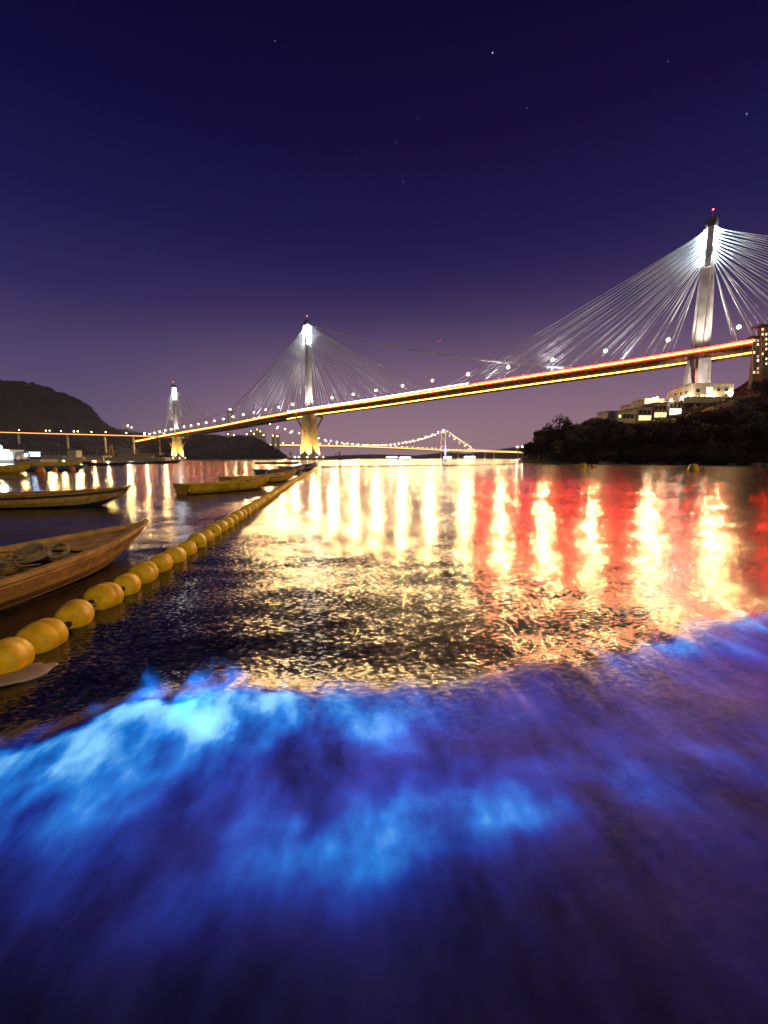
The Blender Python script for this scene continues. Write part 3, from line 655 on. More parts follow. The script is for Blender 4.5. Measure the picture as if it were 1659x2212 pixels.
# lights and craft on the far water
def ferry(px0, px1, py, Y, label, mt_):
    a = U(px0, py, Y); b = U(px1, py, Y); L = b.x-a.x; o = thing('ferry', label, 'ferry', ((a.x+b.x)/2, Y, 0))
    h = MB(); h.rings([[(x, -5*k, .3), (x, -6*k, 4), (x, 6*k, 4), (x, 5*k, .3)] for x, k in ((-L/2, .8), (L*.3, 1), (L/2, .15))]); h.build('hull', M['greymetal'], o)
    MB().box((-L*.05, 0, 6.4), (L*.78, 9, 4.6)).build('cabin', M['plaster2'], o)
    for z in (5.4, 7.5): MB().box((-L*.05, -4.6, z), (L*.76, .3, 1.2)).build('window_row', mt_, o)
    MB().box((L*.1, 0, 10.4), (L*.16, 6, 3)).build('wheelhouse', M['plaster2'], o)
fw = emis('ferry_window_light', (.86, .92, 1), 14)
ferry(833, 862, 992, 1400, 'white lit ferry heading towards the suspension bridge tower', fw); ferry(862, 892, 990, 1900, 'far lit ferry passing behind another ferry', fw)
ferry(957, 978, 992, 1500, 'lit ferry at the foot of the suspension bridge tower', fw); ferry(1001, 1030, 992, 1300, 'lit ferry between the suspension tower and the headland', fw)
ml = None
for px, Y, hh in ((1117, 700, 20), (1128, 700, 20)):
    o = thing('mast_light', 'tall floodlight mast beyond the tip of the headland', 'floodlight', (U(px, 990, Y).x, Y, 0), 0, 'floodlight masts beyond the headland')
    MB().tube([(0, 0, -1), (0, 0, hh)], .5, 6).build('post', M['greymetal'], o); MB().ball((0, 0, hh+.8), .9, 8, 5).build('lamp', emis('mast_lamp', (1, .8, .5), 160), o)
# lit houses on the low hill
for i, (px, py) in enumerate(((534, 938), (543, 931), (556, 928), (563, 932), (549, 937), (570, 940), (590, 941), (600, 942), (506, 940), (494, 938))):
    Y = 1236; q = U(px, py, Y); zt = float(H_mid(np.array([q.x]), np.array([Y]))[0]); hz = max(q.z+2, zt+6)
    o = thing('hill_house', 'small house with a lit window on top of the low wooded hill', 'house', (q.x, Y, zt-1), 0, 'lit houses on the low hill')
    hh = hz-zt+1; MB().box((0, 0, hh/2), (9, 7, hh)).build('wall', M['plaster2'], o); MB().rings([[(-5, -4, hh), (5, -4, hh), (5, 4, hh), (-5, 4, hh)], [(-5, -.3, hh+2.4), (5, -.3, hh+2.4), (5, .3, hh+2.4), (-5, .3, hh+2.4)]]).build('roof', M['darkmetal'], o)
    MB().box((0, -3.6, hh-2), (2.4, .3, 1.8)).build('window', emis('house_window', (1, .72, .3), 26), o)
for px, py, b in ((276, 920, 3.0), (284, 924, 1.0)):
    q = U(px, py, 1120); o = thing('hill_lamp', 'bright warm lamp where the road passes behind the shoulder of the hill', 'street lamp', (q.x, q.y, q.z-12), 0, 'lamps behind the hill shoulder')
    MB().tube([(0, 0, -12), (0, 0, 12)], .25, 6).build('post', M['greymetal'], o); MB().ball((0, 0, 12.6), 1.0*b**.4, 8, 5).build('lamp_globe', emis('hill_lamp_light', (1, .7, .35), 40), o); glow(o, (0, 0, 12.6), 250, 1.0*b**.4, (1, .7, .35))

# airliner
ap = thing('airliner', 'small airliner with red and white lights high over the bridge', 'airplane', U(948, 737, 2600), rad(8))
MB().tube([(-18, 0, 0), (-15, 0, 0), (12, 0, 0), (16, 0, .6), (18, 0, 1)], [.5, 1.9, 1.9, 1.2, .4], 10).build('fuselage', M['greymetal'], ap)
for sg in (1, -1): MB().add([(-3, sg*1.5, -.4), (3, sg*1.5, -.4), (6, sg*16, .8), (3.5, sg*16, .8), (-3, sg*1.5, -.1), (3, sg*1.5, -.1), (6, sg*16, 1), (3.5, sg*16, 1)], [(3, 2, 1, 0), (4, 5, 6, 7), (0, 1, 5, 4), (1, 2, 6, 5), (2, 3, 7, 6), (3, 0, 4, 7)]).build('wing', M['greymetal'], ap)
MB().box((15.5, 0, 3.6), (3, .4, 5.4), 0, .7).build('tail_fin', M['greymetal'], ap)
MB().box((16, 0, 1.4), (2.2, 11, .3)).build('tailplane', M['greymetal'], ap)
for x, y, m_ in ((-1, 0, 'lampr'), (5, 16, 'lampr'), (5, -16, 'lampr'), (-14, 0, 'wlamp')): MB().ball((x, y, -2 if y == 0 else 1), .6, 6, 4).build('navigation_light', M[m_], ap)

# ------------------------------------------------------------------ buildings on the headland
HD = 252.0
def hp(px, py, Y=HD): return U(px, py, Y)
ht = thing('terraced_building', 'cream terraced hillside building with lit windows under the right bridge tower', 'building')
def block(px0, px1, py0, py1, Y=HD, dep=12, m_='plaster', nm='wall'):
    a = hp(px0, py1, Y); b = hp(px1, py0, Y); return MB().box(((a.x+b.x)/2, Y+dep/2, (a.z+b.z)/2), (b.x-a.x, dep, b.z-a.z)).build(nm, M[m_], ht)
def win(px0, px1, py0, py1, Y=HD, m_='glass', pr=ht, bars=0):
    a = hp(px0, py1, Y-.12); b = hp(px1, py0, Y-.12); w = b.x-a.x; h = b.z-a.z; c = ((a.x+b.x)/2, Y-.12, (a.z+b.z)/2)
    fr = MB(); t = .16
    fr.box((c[0], c[1], b.z+t/2), (w+2*t, .3, t)).box((c[0], c[1], a.z-t/2), (w+2*t, .3, t)).box((a.x-t/2, c[1], c[2]), (t, .3, h)).box((b.x+t/2, c[1], c[2]), (t, .3, h))
    for k in range(bars): fr.box((a.x+w*(k+1)/(bars+1), c[1], c[2]), (.1, .28, h))
    o = fr.build('window', M['plaster2'], pr); MB().box((c[0], Y-.03, c[2]), (w, .06, h)).build('pane', M[m_], o); return o
# upper house, its angled west wing and the big terrace on columns
block(1492, 1586, 829, 861, HD, 14)
a0, a1 = hp(1453, 846, HD+14), hp(1492, 834, HD); zb_ = hp(1492, 862, HD).z
MB().add([(a0.x, a0.y, zb_), (a1.x, a1.y, zb_), (a1.x, a1.y+14, zb_), (a0.x, a0.y+4, zb_), (a0.x, a0.y, a0.z), (a1.x, a1.y, a1.z), (a1.x, a1.y+14, a1.z), (a0.x, a0.y+4, a0.z)], [(3, 2, 1, 0), (4, 5, 6, 7), (0, 1, 5, 4), (1, 2, 6, 5), (2, 3, 7, 6), (3, 0, 4, 7)]).build('wing', M['plaster'], ht)
for f in (.2, .5, .8):
    q = Vector((a0.x, a0.y, 0)).lerp(Vector((a1.x, a1.y, 0)), f); MB().box((q.x, q.y, zb_+4.3), (1.1, .3, 1.5), math.atan2(a1.y-a0.y, a1.x-a0.x)).build('wing_window', M['glass'], ht)
block(1490, 1588, 827.6, 829, HD-.6, 15, 'plaster2', 'roof_slab')
for q in ((1503, 1512, 840, 847, 'glass', 0), (1525, 1539, 836, 848, 'wlitc', 1), (1549, 1556, 839, 845, 'glass', 0), (1565, 1574, 838, 845, 'glass', 0), (1524, 1540, 851, 858, 'wlitc', 2), (1500, 1509, 853, 858, 'wdim', 1), (1565, 1573, 850, 856, 'glass', 0), (1512, 1522, 852, 858, 'wlit', 0)): win(q[0], q[1], q[2], q[3], HD, q[4], ht, q[5])
block(1477, 1611, 857, 870, HD-6, 20, 'plaster2', 'terrace')
for k, px in enumerate((1500, 1515, 1530, 1545, 1560, 1575, 1592)):
    a = hp(px, 890, HD-5); b = hp(px, 871, HD-5); MB().box((a.x, HD-4.6, (a.z+b.z)/2), (.7, .7, b.z-a.z)).build('column', M['plaster2'], ht)
block(1498, 1590, 877.5, 880, HD-4, 3, 'plaster2', 'beam'); block(1490, 1600, 872, 892, HD+6, 4, 'flat', 'basement')
# stepped lower wings
for (px0, px1, py0, py1, Y, m_) in ((1444, 1475, 867, 905, HD-4, 'plaster2'), (1411, 1442.5, 871, 909, HD-6, 'plaster2'), (1375, 1409.5, 880, 913, HD-8, 'plaster2'), (1331, 1373.5, 888, 918, HD-10, 'plaster'), (1312, 1331, 888, 906, HD-6, 'plaster'), (1364, 1408, 873, 882, HD+2, 'plaster'), (1392, 1436, 862, 873, HD+5, 'plaster')):
    block(px0, px1, py0, py1, Y, 12, m_); block(px0-.6, px1+.6, py0-1.2, py0-.05, Y-.5, 13, 'plaster', 'roof_slab')
win(1446, 1472, 883, 896, HD-4, 'wlitc', ht, 3); win(1413, 1440, 891, 901.5, HD-6, 'wlit', ht, 3); win(1379, 1407, 897.5, 908, HD-8, 'wlit', ht, 3)
for px0, px1, Y, y0, n_ in ((1446, 1472, HD-4, 871, 3), (1413, 1440, HD-6, 877, 3), (1379, 1407, HD-8, 886, 3), (1344, 1370, HD-10, 895, 3)):
    for k in range(n_): w = (px1-px0)/n_; win(px0+w*k+1.2, px0+w*(k+1)-1.2, y0, y0+8.5, Y, 'glass', ht)
win(1336, 1342, 896, 902, HD-10, 'wlit', ht); win(1398, 1432, 865, 868, HD+5, 'wlit', ht, 5)
for px, py, Y in ((1450, 864, HD-4), (1473, 859.5, HD-3), (1481, 857.0, HD-3), (1491, 853.5, HD-1), (1543, 855, HD-1), (1581, 849, HD-.8), (1419, 859.5, HD+1), (1412, 861, HD+1)):
    q = hp(px, py, Y-.6); MB().ball(q, .55, 8, 5).build('wall_lamp', M['wlamp'], ht); glow(ht, q, 130, .56, (1, .84, .55))
q = hp(1440, 866, HD); MB().tube([q, q+Vector((0, 0, 6))], .12, 5).build('flagpole', M['greymetal'], ht)

ab = thing('apartment_block', 'dark tall apartment block with lit windows standing right of the bridge end', 'building')
AD = 255.0
def ablk(px0, px1, py0, py1, Y=AD, dep=16, m_='flat', nm='wall'):
    a = U(px0, py1, Y); b = U(px1, py0, Y); return MB().box(((a.x+b.x)/2, Y+dep/2, (a.z+b.z)/2), (b.x-a.x, dep, b.z-a.z)).build(nm, M[m_], ab)
ablk(1624, 1642, 727, 840, AD, 3); ablk(1642.3, 1700, 702, 840, AD+2, 6); ablk(1623, 1643, 725, 727, AD-.5, 4, 'flat', 'roof_slab'); ablk(1641.5, 1701, 699.5, 702, AD+1.5, 7, 'flat', 'roof_slab')
for r_ in range(9):
    for c_ in range(2):
        px = 1626.5+c_*8; py = 733+r_*8.6; k = rng.random(); win(px, px+5, py, py+5, AD, 'wlit' if k < .35 else ('wlitc' if k < .45 else ('wdim' if k < .65 else 'glass')), ab)
    for c_ in range(4):
        px = 1645+c_*8; py = 709+r_*10.6; k = rng.random(); win(px, px+4.6, py, py+5, AD+2, 'wlit' if k < .4 else ('wdim' if k < .55 else 'glass'), ab)

# ------------------------------------------------------------------ boats
BM = dict(yellow=mat('yellow_boat_paint', (.66, .45, .03), .5, scale=2.5), blue=mat('blue_boat_paint', (.05, .13, .30), .5, scale=2.5), dblue=mat('navy_boat_paint', (.03, .05, .11), .55), brown=mat('weathered_timber', (.40, .22, .07), .7, scale=5, bump=.5),
          tan=mat('worn_plank', (.58, .37, .11), .65, scale=6, bump=.5), dark=mat('dark_hull', (.035, .03, .035), .6), grey=mat('grey_paint', (.28, .25, .22), .6), red=mat('red_paint', (.45, .04, .03), .5), white=mat('white_paint', (.7, .68, .62), .5), inner=mat('inside_timber', (.14, .10, .06), .8, scale=5))
def hull_section(L, B, D, rake, sheer, f, side):
    # f 0 stern .. 1 bow; returns list of (x, y, z) from gunwale to keel on one side
    w = B/2*(1-max(0, (f-.42)/.58)**2.2)*(.82+.18*min(1, f/.3)); zt = D+sheer*max(0, (f-.35)/.65)**2+sheer*.25*max(0, (.3-f)/.3)**2
    zb = -.12+(zt*.55)*max(0, (f-.78)/.22)**1.6; x0 = -L/2+L*f
    out = []
    for k in range(7):
        u = k/6; zz = zt+(zb-zt)*u; ww = w*(1-.10*u-.62*u**4); xx = x0-rake*u*max(0, (f-.6)/.4)
        out.append((xx, side*ww, zz))
    return out
def boat(label, L, B, D, loc, rz, paint, inner='inner', rail='tan', band=None, planks=False, sheer=.5, rake=.5, thwarts=3, name='wooden_sampan', lower='dark'):
    t = thing(name, label, 'boat', loc, rz); NF = 21; fr = np.linspace(0, .995, NF)
    for sd in (1, -1):
        sec = [hull_section(L, B, D, rake, sheer, f, sd) for f in fr]
        for k in range(6):
            if not planks and k not in (0, 4): continue
            k1 = k+1 if planks else (4 if k == 0 else 6)
            rg = []
            for s_ in sec:
                a = Vector(s_[k]); b = Vector(s_[k1]); mid = [Vector(s_[j]) for j in range(k, k1+1)]
                off = Vector((0, sd*(.012 if planks and k % 2 else 0.0), 0)); inn = Vector((0, -sd*.03, 0)); gap = (b-a)*.02 if planks else Vector((0, 0, 0))
                rg.append([a+off+gap]+[m+off for m in mid[1:-1]]+[b+off-gap, b+inn-gap]+[m+inn for m in mid[1:-1]][::-1]+[a+inn+gap])
            pm = paint if k < 4 else lower
            if planks: pm = (paint, 'brown', paint, 'brown', 'brown', lower)[k]
            m = MB().rings(rg).build('plank' if planks else ('side' if k == 0 else 'bottom_side'), BM[pm], t, smooth=False)
        MB().rings([[(Vector(s_[0])+Vector((0, sd*y, z)))[:] for y, z in ((-.05, -.02), (.035, -.02), (.035, .035), (-.05, .035))] for s_ in sec]).build('gunwale', BM[rail], t)
        if band:
            MB().rings([[(Vector(s_[1])+Vector((0, sd*y, z)))[:] for y, z in ((.005, -.035), (.03, -.035), (.03, .035), (.005, .035))] for s_ in sec]).build('rubbing_strake', BM[band], t)
    secs = [hull_section(L, B, D, rake, sheer, f, 1) for f in fr]
    MB().rings([[(s_[4][0], -s_[4][1], s_[4][2]), (s_[4][0], s_[4][1], s_[4][2]), (s_[4][0], s_[4][1], s_[4][2]-.03), (s_[4][0], -s_[4][1], s_[4][2]-.03)] for s_ in secs[:-1]]).build('floorboards', BM[inner], t)
    s0 = secs[0]; MB().add([(s0[0][0]-.01, -s0[0][1], s0[0][2]), (s0[0][0]-.01, s0[0][1], s0[0][2]), (s0[6][0]-.01, s0[6][1], s0[6][2]), (s0[6][0]-.01, -s0[6][1], s0[6][2]), (s0[0][0]-.05, -s0[0][1], s0[0][2]), (s0[0][0]-.05, s0[0][1], s0[0][2]), (s0[6][0]-.05, s0[6][1], s0[6][2]), (s0[6][0]-.05, -s0[6][1], s0[6][2])], [(0, 1, 2, 3), (7, 6, 5, 4), (0, 4, 5, 1), (1, 5, 6, 2), (2, 6, 7, 3), (3, 7, 4, 0)]).build('transom', BM[paint], t)
    e = secs[-1]; MB().tube([(e[0][0]+.03, 0, e[0][2]+.06), (e[3][0]+.02, 0, e[3][2]), (e[6][0], 0, e[6][2])], .05*max(.7, L/6), 6).build('stem', BM[rail], t)
    for k in range(thwarts):
        f = .22+.5*k/max(1, thwarts-1); q = hull_section(L, B, D, rake, sheer, f, 1); MB().box((q[1][0], 0, q[1][2]), (.28, q[1][1]*1.92, .04)).build('thwart', BM[rail], t)
    # foredeck
    dk = [secs[i] for i in range(15, NF-1)]; MB().rings([[(s_[0][0], -s_[0][1]*.97, s_[0][2]-.02), (s_[0][0], s_[0][1]*.97, s_[0][2]-.02), (s_[0][0], s_[0][1]*.97, s_[0][2]-.05), (s_[0][0], -s_[0][1]*.97, s_[0][2]-.05)] for s_ in dk]).build('foredeck', BM[paint], t)
    return t
def place(px0, py0, px1, py1):
    a = G(px0, py0); b = G(px1, py1); c = (a+b)/2; return (c.x, c.y, 0), math.atan2(b.y-a.y, b.x-a.x), (b-a).length
nb = boat('large weathered brown timber sampan moored beside the yellow buoy line', 6.4, 1.75, .32, (-4.80, 4.2, 0), rad(80), 'tan', planks=True, sheer=.14, rake=.55, rail='tan', lower='dark', thwarts=3)
b2 = boat('brown and ochre timber boat with dark underside between the sampan and the yellow boats', 6.6, 1.6, .42, (-12.0, 13.9, 0), rad(9), 'tan', band='dark', sheer=.22, rake=.5, lower='dblue', rail='brown')
l, r_, d_ = place(412, 1067, 575, 1048)
boat('yellow rowing boat with grey stern moored ahead of its yellow twin', 5.6, 1.5, .40, (-7.75, 21.2, 0), rad(62), 'yellow', lower='grey', sheer=.25, rake=.5, rail='yellow')
boat('yellow and grey boat moored between the yellow rowing boat and the blue boat', 6.6, 1.6, .42, (-8.1, 28.4, 0), rad(62), 'yellow', band='grey', lower='grey', sheer=.3, rail='yellow')
bb = boat('bright blue boat with a red patch moored beyond the yellow boats', 8.5, 1.9, .5, (-10.2, 43, 0), rad(72), 'blue', band='red', lower='blue', sheer=.45, rail='blue')
boat('blue boat with a plain side lying past the red patched one', 9, 2.0, .55, (-11.2, 57, 0), rad(72), 'blue', lower='dblue', sheer=.5, rail='dblue')
boat('ochre yellow boat with brown deck moored by the lit pontoon', 8.5, 2.2, .75, (-42.3, 44.5, 0), rad(15), 'yellow', lower='yellow', rail='brown', sheer=.35)
boat('long yellow boat with a pale bow lying behind the orange buoys', 9.4, 2.1, .9, (-59.8, 76, 0), rad(14), 'yellow', lower='grey', sheer=.35)
boat('dark blue boat lying in front of the long yellow boat', 8.6, 1.9, .5, (-46.0, 58, 0), rad(14), 'blue', lower='dblue', rail='blue', sheer=.25)
boat('low navy boat crossing the golden lamp reflection', 9.0, 1.8, .55, (-66.3, 101, 0), rad(6), 'dblue', lower='dark', rail='dblue', sheer=.2)
boat('blue skiff with gear aboard beside the canopied boat', 8.0, 1.9, .6, (-74.5, 128, 0), rad(8), 'blue', lower='dblue', sheer=.4)
boat('small dark skiff lying off the navy boat', 5.5, 1.4, .35, (-72, 108, 0), rad(175), 'dark', rail='dark', sheer=.2)
boat('tiny dark skiff by the foot of the crane barge', 6, 1.5, .4, (-95, 132, 0), rad(5), 'dark', rail='dark', sheer=.4)
cb = boat('dark motor boat with a flat canopy roof', 10.5, 2.5, .8, (-76.0, 146, 0), rad(8), 'dark', rail='grey', sheer=.45)
for x in (-3.2, .6):
    for y in (-.9, .9): MB().tube([(x, y, .6), (x, y, 3.0)], .05, 5).build('canopy_post', M['darkmetal'], cb)
MB().box((-1.3, 0, 3.05), (5.6, 2.4, .12)).build('canopy', BM['dark'], cb); MB().box((-.8, 0, 1.4), (2.2, 1.6, .9), 0, .8).build('wheelhouse', BM['grey'], cb)
for px in (575, 605, 628):
    q = G(px, 1002); boat('dark skiff on the far water below the low wooded hill', 6.5, 1.6, .4, (q.x, q.y, 0), rad(5), 'dark', rail='dark', sheer=.35)['group'] = 'dark skiffs on the far water'
# things lying in the near sampan: coiled rope, hoops and a net heap
def coil(label, loc, R0, r, turns, m_, tilt=0):
    pts = []; 
    for i in range(turns*18): a = i/18*2*math.pi; k = 1+.05*math.sin(i*.7); pts.append((R0*k*math.cos(a), R0*k*math.sin(a), r*1.3*(i/18)+.01*math.sin(i)))
    o = MB().tube(pts, r, 5).build('rope_coil', m_, None, True); o.location = loc; o.rotation_euler = (tilt, 0, .3); return tag(o, label, 'rope')
ropem = mat('old_rope', (.34, .27, .18), .9, scale=20)
coil('thick coil of rope on the sampan foredeck end', (-4.35, 5.05, .40), .13, .02, 4, ropem, .5); coil('smaller rope coil tilted beside the thick coil in the sampan', (-4.15, 5.22, .42), .10, .018, 3, ropem, 1.0)
bm = MB(); r = np.random.default_rng(9)
for i in range(80):
    p = Vector((-4.75+r.normal()*.28, 4.55+r.normal()*.38, .32+abs(r.normal())*.06)); a = r.random()*6.28; pts = [p+Vector((math.cos(a+k*1.3)*.09*k*.5, math.sin(a+k*1.3)*.09*k*.5, .03*math.sin(k*2+a))) for k in range(5)]
    bm.tube(pts, .009, 4)
tag(bm.build('net_heap', ropem), 'tangled heap of pale net and line lying in the sampan', 'net')

# ------------------------------------------------------------------ buoy line
ym = mat('yellow_float', (.95, .62, .012), .5, scale=9, var=.16)
def buoy_proto():
    t = thing('line_buoy', 'yellow barrel float strung on the rope of the swimming line', 'buoy', group='yellow floats of the buoy line')
    prof = [(-.168, .045), (-.160, .10), (-.142, .138), (-.10, .160), (-.012, .168), (0, .163), (.012, .168), (.10, .160), (.142, .138), (.160, .10), (.168, .045)]
    MB().rings([[(x, q*math.cos(2*math.pi*k/20), q*math.sin(2*math.pi*k/20)) for k in range(20)] for x, q in prof]).build('float', ym, t, True)
    for sg in (1, -1): MB().tube([(sg*.16, 0, 0), (sg*.20, 0, 0)], .035, 8).build('collar', M['darkmetal'], t)
    return t
pts = [Vector((-2.80, 2.55)), Vector((-2.88, 3.0)), Vector((-2.95, 3.42)), Vector((-3.02, 3.9)), Vector((-3.08, 4.42)), Vector((-3.14, 4.92)), Vector((-3.21, 5.4)), Vector((-3.24, 5.9)), Vector((-3.31, 6.43)), Vector((-3.34, 6.91)), Vector((-3.43, 7.5)), Vector((-3.51, 8.06)), Vector((-3.59, 8.64))]
line = pts[:]; ctrl = [(-3.65, 9.19), (-4.32, 14.36), (-5.4, 22.5), (-6.47, 30.79), (-8.6, 50), (-10.93, 70.9)]
cy = [c[1] for c in ctrl]; cxs = [c[0] for c in ctrl]; y = 9.19
while y < 70.5: line.append(Vector((float(np.interp(y, cy, cxs)), y))); y += .56
bp_ = buoy_proto()
for i, q in enumerate(line):
    o = bp_ if i == 0 else copy_tree(bp_)
    a = line[max(0, i-1)]; b = line[min(len(line)-1, i+1)]
    o.location = (q.x, q.y, .07+.012*math.sin(i*2.1)); o.rotation_euler = (i*1.9, .10*math.sin(i*1.7), math.atan2(b.y-a.y, b.x-a.x)+.22*math.sin(i*2.7)); sc = .94+.05*math.sin(i*3.3); o.scale = (sc, sc, sc)
tag(MB().tube([(q.x, q.y, .075-.02*(i % 2)) for i, q in enumerate(line)], .022, 6).build('buoy_rope', ropem), 'brown rope threading the yellow floats together', 'rope')
fbm2 = MB(); fbm2.ball((0, 0, 0), 1, 18, 10, (.21, .12, .035)); fbm2.v = [tuple(Vector(q)*(1+.5*mnoise.noise(Vector(q)*9))) for q in fbm2.v]; o = fbm2.build('floating_bag', mat('pale_plastic', (.42, .34, .30), .5), None, True); o.location = (-2.66, 2.93, .012); o.rotation_euler = (0, 0, .9)
tag(o, 'pale limp plastic bag floating by the yellow floats', 'bag')

def marker(label, loc, s_, m_, group=None):
    t = thing('marker_buoy', label, 'buoy', loc, 0, group); t.scale = (s_, s_, s_)
    MB().rings([[(q*math.cos(2*math.pi*k/12), q*math.sin(2*math.pi*k/12), z) for k in range(12)] for z, q in ((-.3, .3), (-.1, .5), (.25, .55), (.5, .42), (.75, .34), (.82, .2))]).build('float', m_, t, True)
    MB().tube([(0, 0, .8), (0, 0, .95)], .06, 6).build('ring', M['darkmetal'], t)
om = mat('orange_float', (.62, .16, .02), .5, scale=4)
marker('yellow marker buoy floating before the dark headland', (39.45, 53.4, 0), 1.15, ym); marker('small yellow marker buoy near the tip of the headland', (34.3, 72, 0), 1.0, ym); marker('small orange float next to the small yellow marker buoy', (35.6, 71.6, 0), .8, om)
for px, py, s_ in ((88, 1021, .85), (156, 1016, .7), (118, 1018, .6), (201, 1011, .5)): marker('orange mooring buoy afloat before the moored boats', G(px, py), s_, om, 'orange mooring buoys')
# floating booms across the bay
fm_ = mat('boom_float', (.75, .55, .18), .6)
for nm, pA, pB, mm, lab in (('floating_boom', (1100, 1002), (1640, 1009), fm_, 'pale floating boom line running along the foot of the headland'), ('mooring_line', (692, 1009), (1110, 1003.5), BM['dark'], 'dark mooring line continuing from the last yellow float towards the headland')):
    a = G(*pA); b = G(*pB); tag(MB().tube([a.lerp(b, f)+Vector((0, 0, .06)) for f in np.linspace(0, 1, 60)], .16 if nm == 'floating_boom' else .10, 6).build(nm, mm), lab, 'boom')

# ------------------------------------------------------------------ pontoon, works barge, sheds at the left
pt = thing('lit_pontoon', 'brightly lit white and blue pontoon with cabins at the foot of the hill', 'pontoon', (0, 0, 0)); PD = 150.0
def pb(px0, px1, py0, py1, nm, m_, dep=6, Y=PD, par=pt):
    a = U(px0, py1, Y); b = U(px1, py0, Y); return MB().box(((a.x+b.x)/2, Y+dep/2, (a.z+b.z)/2), (b.x-a.x, dep, b.z-a.z)).build(nm, m_, par)
pcool = emis('pontoon_light', (.66, .86, 1), 12); pblue = emis('pontoon_blue_light', (.10, .35, 1), 7)
pb(-60, 30, 992, 1001, 'hull', BM['white'], 9); pb(-50, 27, 978, 991.8, 'cabin', BM['white']); pb(-50, 27, 985, 987, 'light_strip', pblue, .3, PD-.4); pb(-48, 25, 988.5, 990.6, 'light_strip', pcool, .3, PD-.4); pb(-48, 25, 980, 982, 'light_strip', pcool, .3, PD-.4)
pb(2, 20, 971, 977.8, 'upper_cabin', BM['white']); pb(20, 62, 975, 977.4, 'awning', BM['grey'])
for px in (32, 46, 60): pb(px, px+.8, 977.5, 1000, 'awning_post', M['greymetal'], .3)
pb(30, 86, 992, 999, 'float', BM['grey'], 8); pb(53, 59, 980, 986, 'light_panel', pcool, .3); pb(66, 84, 979, 986, 'light_panel', pcool, .3); pb(62, 85, 976.5, 979, 'light_panel', pblue, .3)
q = U(0, 966, PD); MB().ball(q, .62, 8, 6).build('floodlight', emis('pontoon_floodlight', (.8, .92, 1), 40), pt); glow(pt, q, 2500, .62, (.7, .88, 1)); MB().tube([(q.x, q.y, 2), q], .1, 6).build('floodlight_post', M['greymetal'], pt)
cbge = thing('crane_barge', 'rusty flat barge with a tall A-frame crane', 'barge'); CD = 330.0
pb(226, 350, 988, 996, 'deck', BM['grey'], 14, CD, cbge)
for sg in (0, 1):
    for (x0, x1) in ((235, 240), (246, 241)): MB().bar(U(x0, 988, CD+1+sg*4), U(x1, 961, CD+2+sg), .7, .7).build('frame_leg', BM['brown'], cbge)
MB().bar(U(236.5, 979, CD+1), U(245, 979, CD+1), .5, .5).build('cross_bar', BM['brown'], cbge)
MB().bar(U(226, 989, CD+1), U(238, 961, CD+2), .35, .35).build('jib', BM['brown'], cbge); MB().bar(U(262, 988, CD+1), U(241, 962, CD+2), .2, .2).build('backstay', M['darkmetal'], cbge)
pb(255, 325, 982, 987.8, 'cabin', BM['grey'], 6, CD+2, cbge); pb(265, 345, 979.5, 981.8, 'cabin_roof', BM['brown'], 7, CD+1.6, cbge)
shd = thing('harbour_sheds', 'low grey sheds and scaffolding on the quay under the hill', 'shed'); 
pb(90, 135, 984, 994, 'shed', BM['grey'], 14, 420, shd); pb(138, 178, 988, 995, 'shed', M['plaster2'], 14, 420, shd); pb(146, 164, 973, 988, 'shed', M['plaster2'], 8, 424, shd); pb(180, 222, 984, 995, 'shed', BM['grey'], 14, 425, shd)
pb(85, 224, 993, 1000, 'quay', M['concrete'], 30, 418, shd)

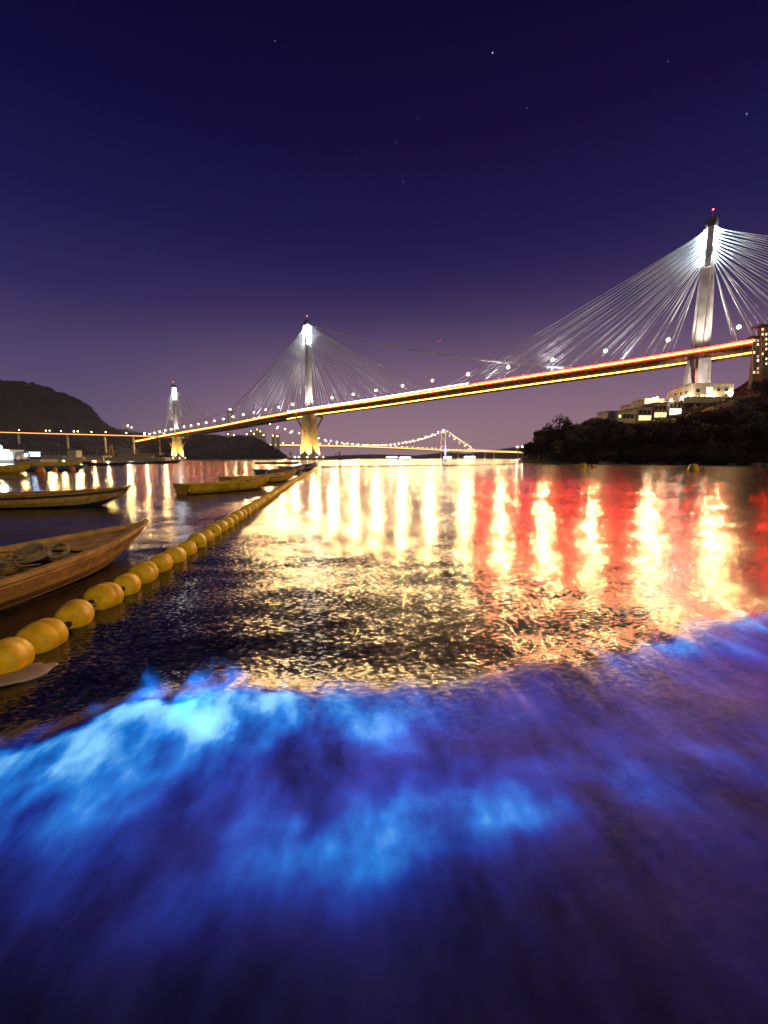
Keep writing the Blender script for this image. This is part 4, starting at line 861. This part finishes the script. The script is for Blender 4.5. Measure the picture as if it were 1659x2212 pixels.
# ------------------------------------------------------------------ glowing spray over the breaking crest
def spray(name, c, size, rz, col, strength, label, ns=(5, 4, 2.2), seed=0.0, jag=.55):
    o = MB().box((0, 0, 0), (2, 2, 2)).build(name, None); o.location = c; o.scale = (size[0]/2, size[1]/2, size[2]/2); o.rotation_euler = (0, 0, rz)
    m = bpy.data.materials.new(name); m.use_nodes = True; n = m.node_tree.nodes; l = m.node_tree.links; n.clear()
    t = n.new('ShaderNodeTexCoord'); sp = n.new('ShaderNodeSeparateXYZ'); l.new(t.outputs['Object'], sp.inputs[0])
    def mt(op, a, b=None, cl=False):
        v = n.new('ShaderNodeMath'); v.operation = op; v.use_clamp = cl
        for i, q in enumerate((a, b)):
            if q is None: continue
            if hasattr(q, 'is_output'): l.new(q, v.inputs[i])
            else: v.inputs[i].default_value = q
        return v.outputs[0]
    def nz(sc, det, off):
        mp = n.new('ShaderNodeMapping'); mp.inputs['Scale'].default_value = sc; mp.inputs['Location'].default_value = (off, off*2, 0); l.new(t.outputs['Object'], mp.inputs[0])
        q = n.new('ShaderNodeTexNoise'); q.inputs['Scale'].default_value = 1; q.inputs['Detail'].default_value = det; l.new(mp.outputs[0], q.inputs['Vector']); return q.outputs['Fac']
    X, Y, Z = sp.outputs
    top = mt('MULTIPLY', nz((2.3, 0.4, 0), 3, seed), 1.0)                       # jagged height of the splash along the crest
    zz = mt('MULTIPLY', mt('ADD', Z, 1), .5)                                     # 0 at the foot, 1 at the box top
    ex = mt('SUBTRACT', 1, mt('MULTIPLY', X, X), True); ey = mt('SUBTRACT', 1, mt('MULTIPLY', Y, Y), True)
    lim = mt('MULTIPLY', mt('MULTIPLY', mt('SUBTRACT', top, .5-jag*.5), 2.1), mt('POWER', ex, .6))
    sh = mt('MULTIPLY', mt('SUBTRACT', lim, zz), 3.2, True)
    f = n.new('ShaderNodeMapRange'); l.new(nz(ns, 4, seed+3), f.inputs['Value']); f.inputs['From Min'].default_value = .43; f.inputs['From Max'].default_value = .68
    den = mt('MULTIPLY', mt('MULTIPLY', sh, mt('MULTIPLY', ex, mt('POWER', ey, 1.5))), f.outputs[0])
    e = n.new('ShaderNodeEmission'); e.inputs[0].default_value = (*col, 1); l.new(mt('MULTIPLY', den, strength), e.inputs[1])
    oo = n.new('ShaderNodeOutputMaterial'); l.new(e.outputs[0], oo.inputs['Volume']); o.data.materials.append(m); m.cycles.volume_sampling = 'DISTANCE'
    return tag(o, label, 'spray', kind='stuff')
spray('wave_spray', (-1.15, 2.40, .17), (1.6, .60, .48), .16, (.006, .20, .95), 34, 'bright blue glowing spray thrown up by the breaking wave', seed=1.3)
spray('wave_spray', (-.92, 2.22, .06), (.50, .36, .26), -.3, (.16, .55, 1), 50, 'whitish blue glowing core of the breaking wave', (3, 3, 2), 4.4)
spray('wave_spray', (-2.15, 1.92, .06), (1.3, .42, .20), .42, (.005, .18, .9), 20, 'low blue glowing spray at the left end of the wave', seed=7.7)
spray('wave_mist', (.25, 2.36, .05), (2.2, .60, .18), .16, (.03, .17, .62), 5, 'pale blue mist along the middle of the wave', (4, 3, 1), 2.2)
spray('wave_mist', (1.25, 2.80, .05), (1.8, .55, .18), .50, (.14, .13, .24), 2.6, 'grey violet bridge-lit foam as self-glowing mist where the wave fades', (4, 3, 1), 5.2)  # foam lit by the bridge, put in as mist that glows itself
spray('wave_mist', (2.60, 3.45, .05), (1.9, .50, .18), .45, (.05, .12, .85), 5, 'violet blue glowing mist at the far right of the wave', (5, 3, 1), 9.2)

# ------------------------------------------------------------------ night haze
hz = MB().box((0, 2900, 104), (9000, 6400, 216)).build('haze', None); hm = bpy.data.materials.new('haze'); hm.use_nodes = True; hn = hm.node_tree.nodes; hn.clear()
v = hn.new('ShaderNodeVolumePrincipled'); v.inputs['Color'].default_value = (.60, .62, 1.0, 1); v.inputs['Density'].default_value = 0.00005; v.inputs['Anisotropy'].default_value = .2
ho = hn.new('ShaderNodeOutputMaterial'); hm.node_tree.links.new(v.outputs[0], ho.inputs['Volume']); hz.data.materials.append(hm); tag(hz, 'thin night haze over the strait', 'haze', kind='stuff')
hm.cycles.homogeneous_volume = True if hasattr(hm, 'cycles') and hasattr(hm.cycles, 'homogeneous_volume') else None
print('cables', cable_n[0])
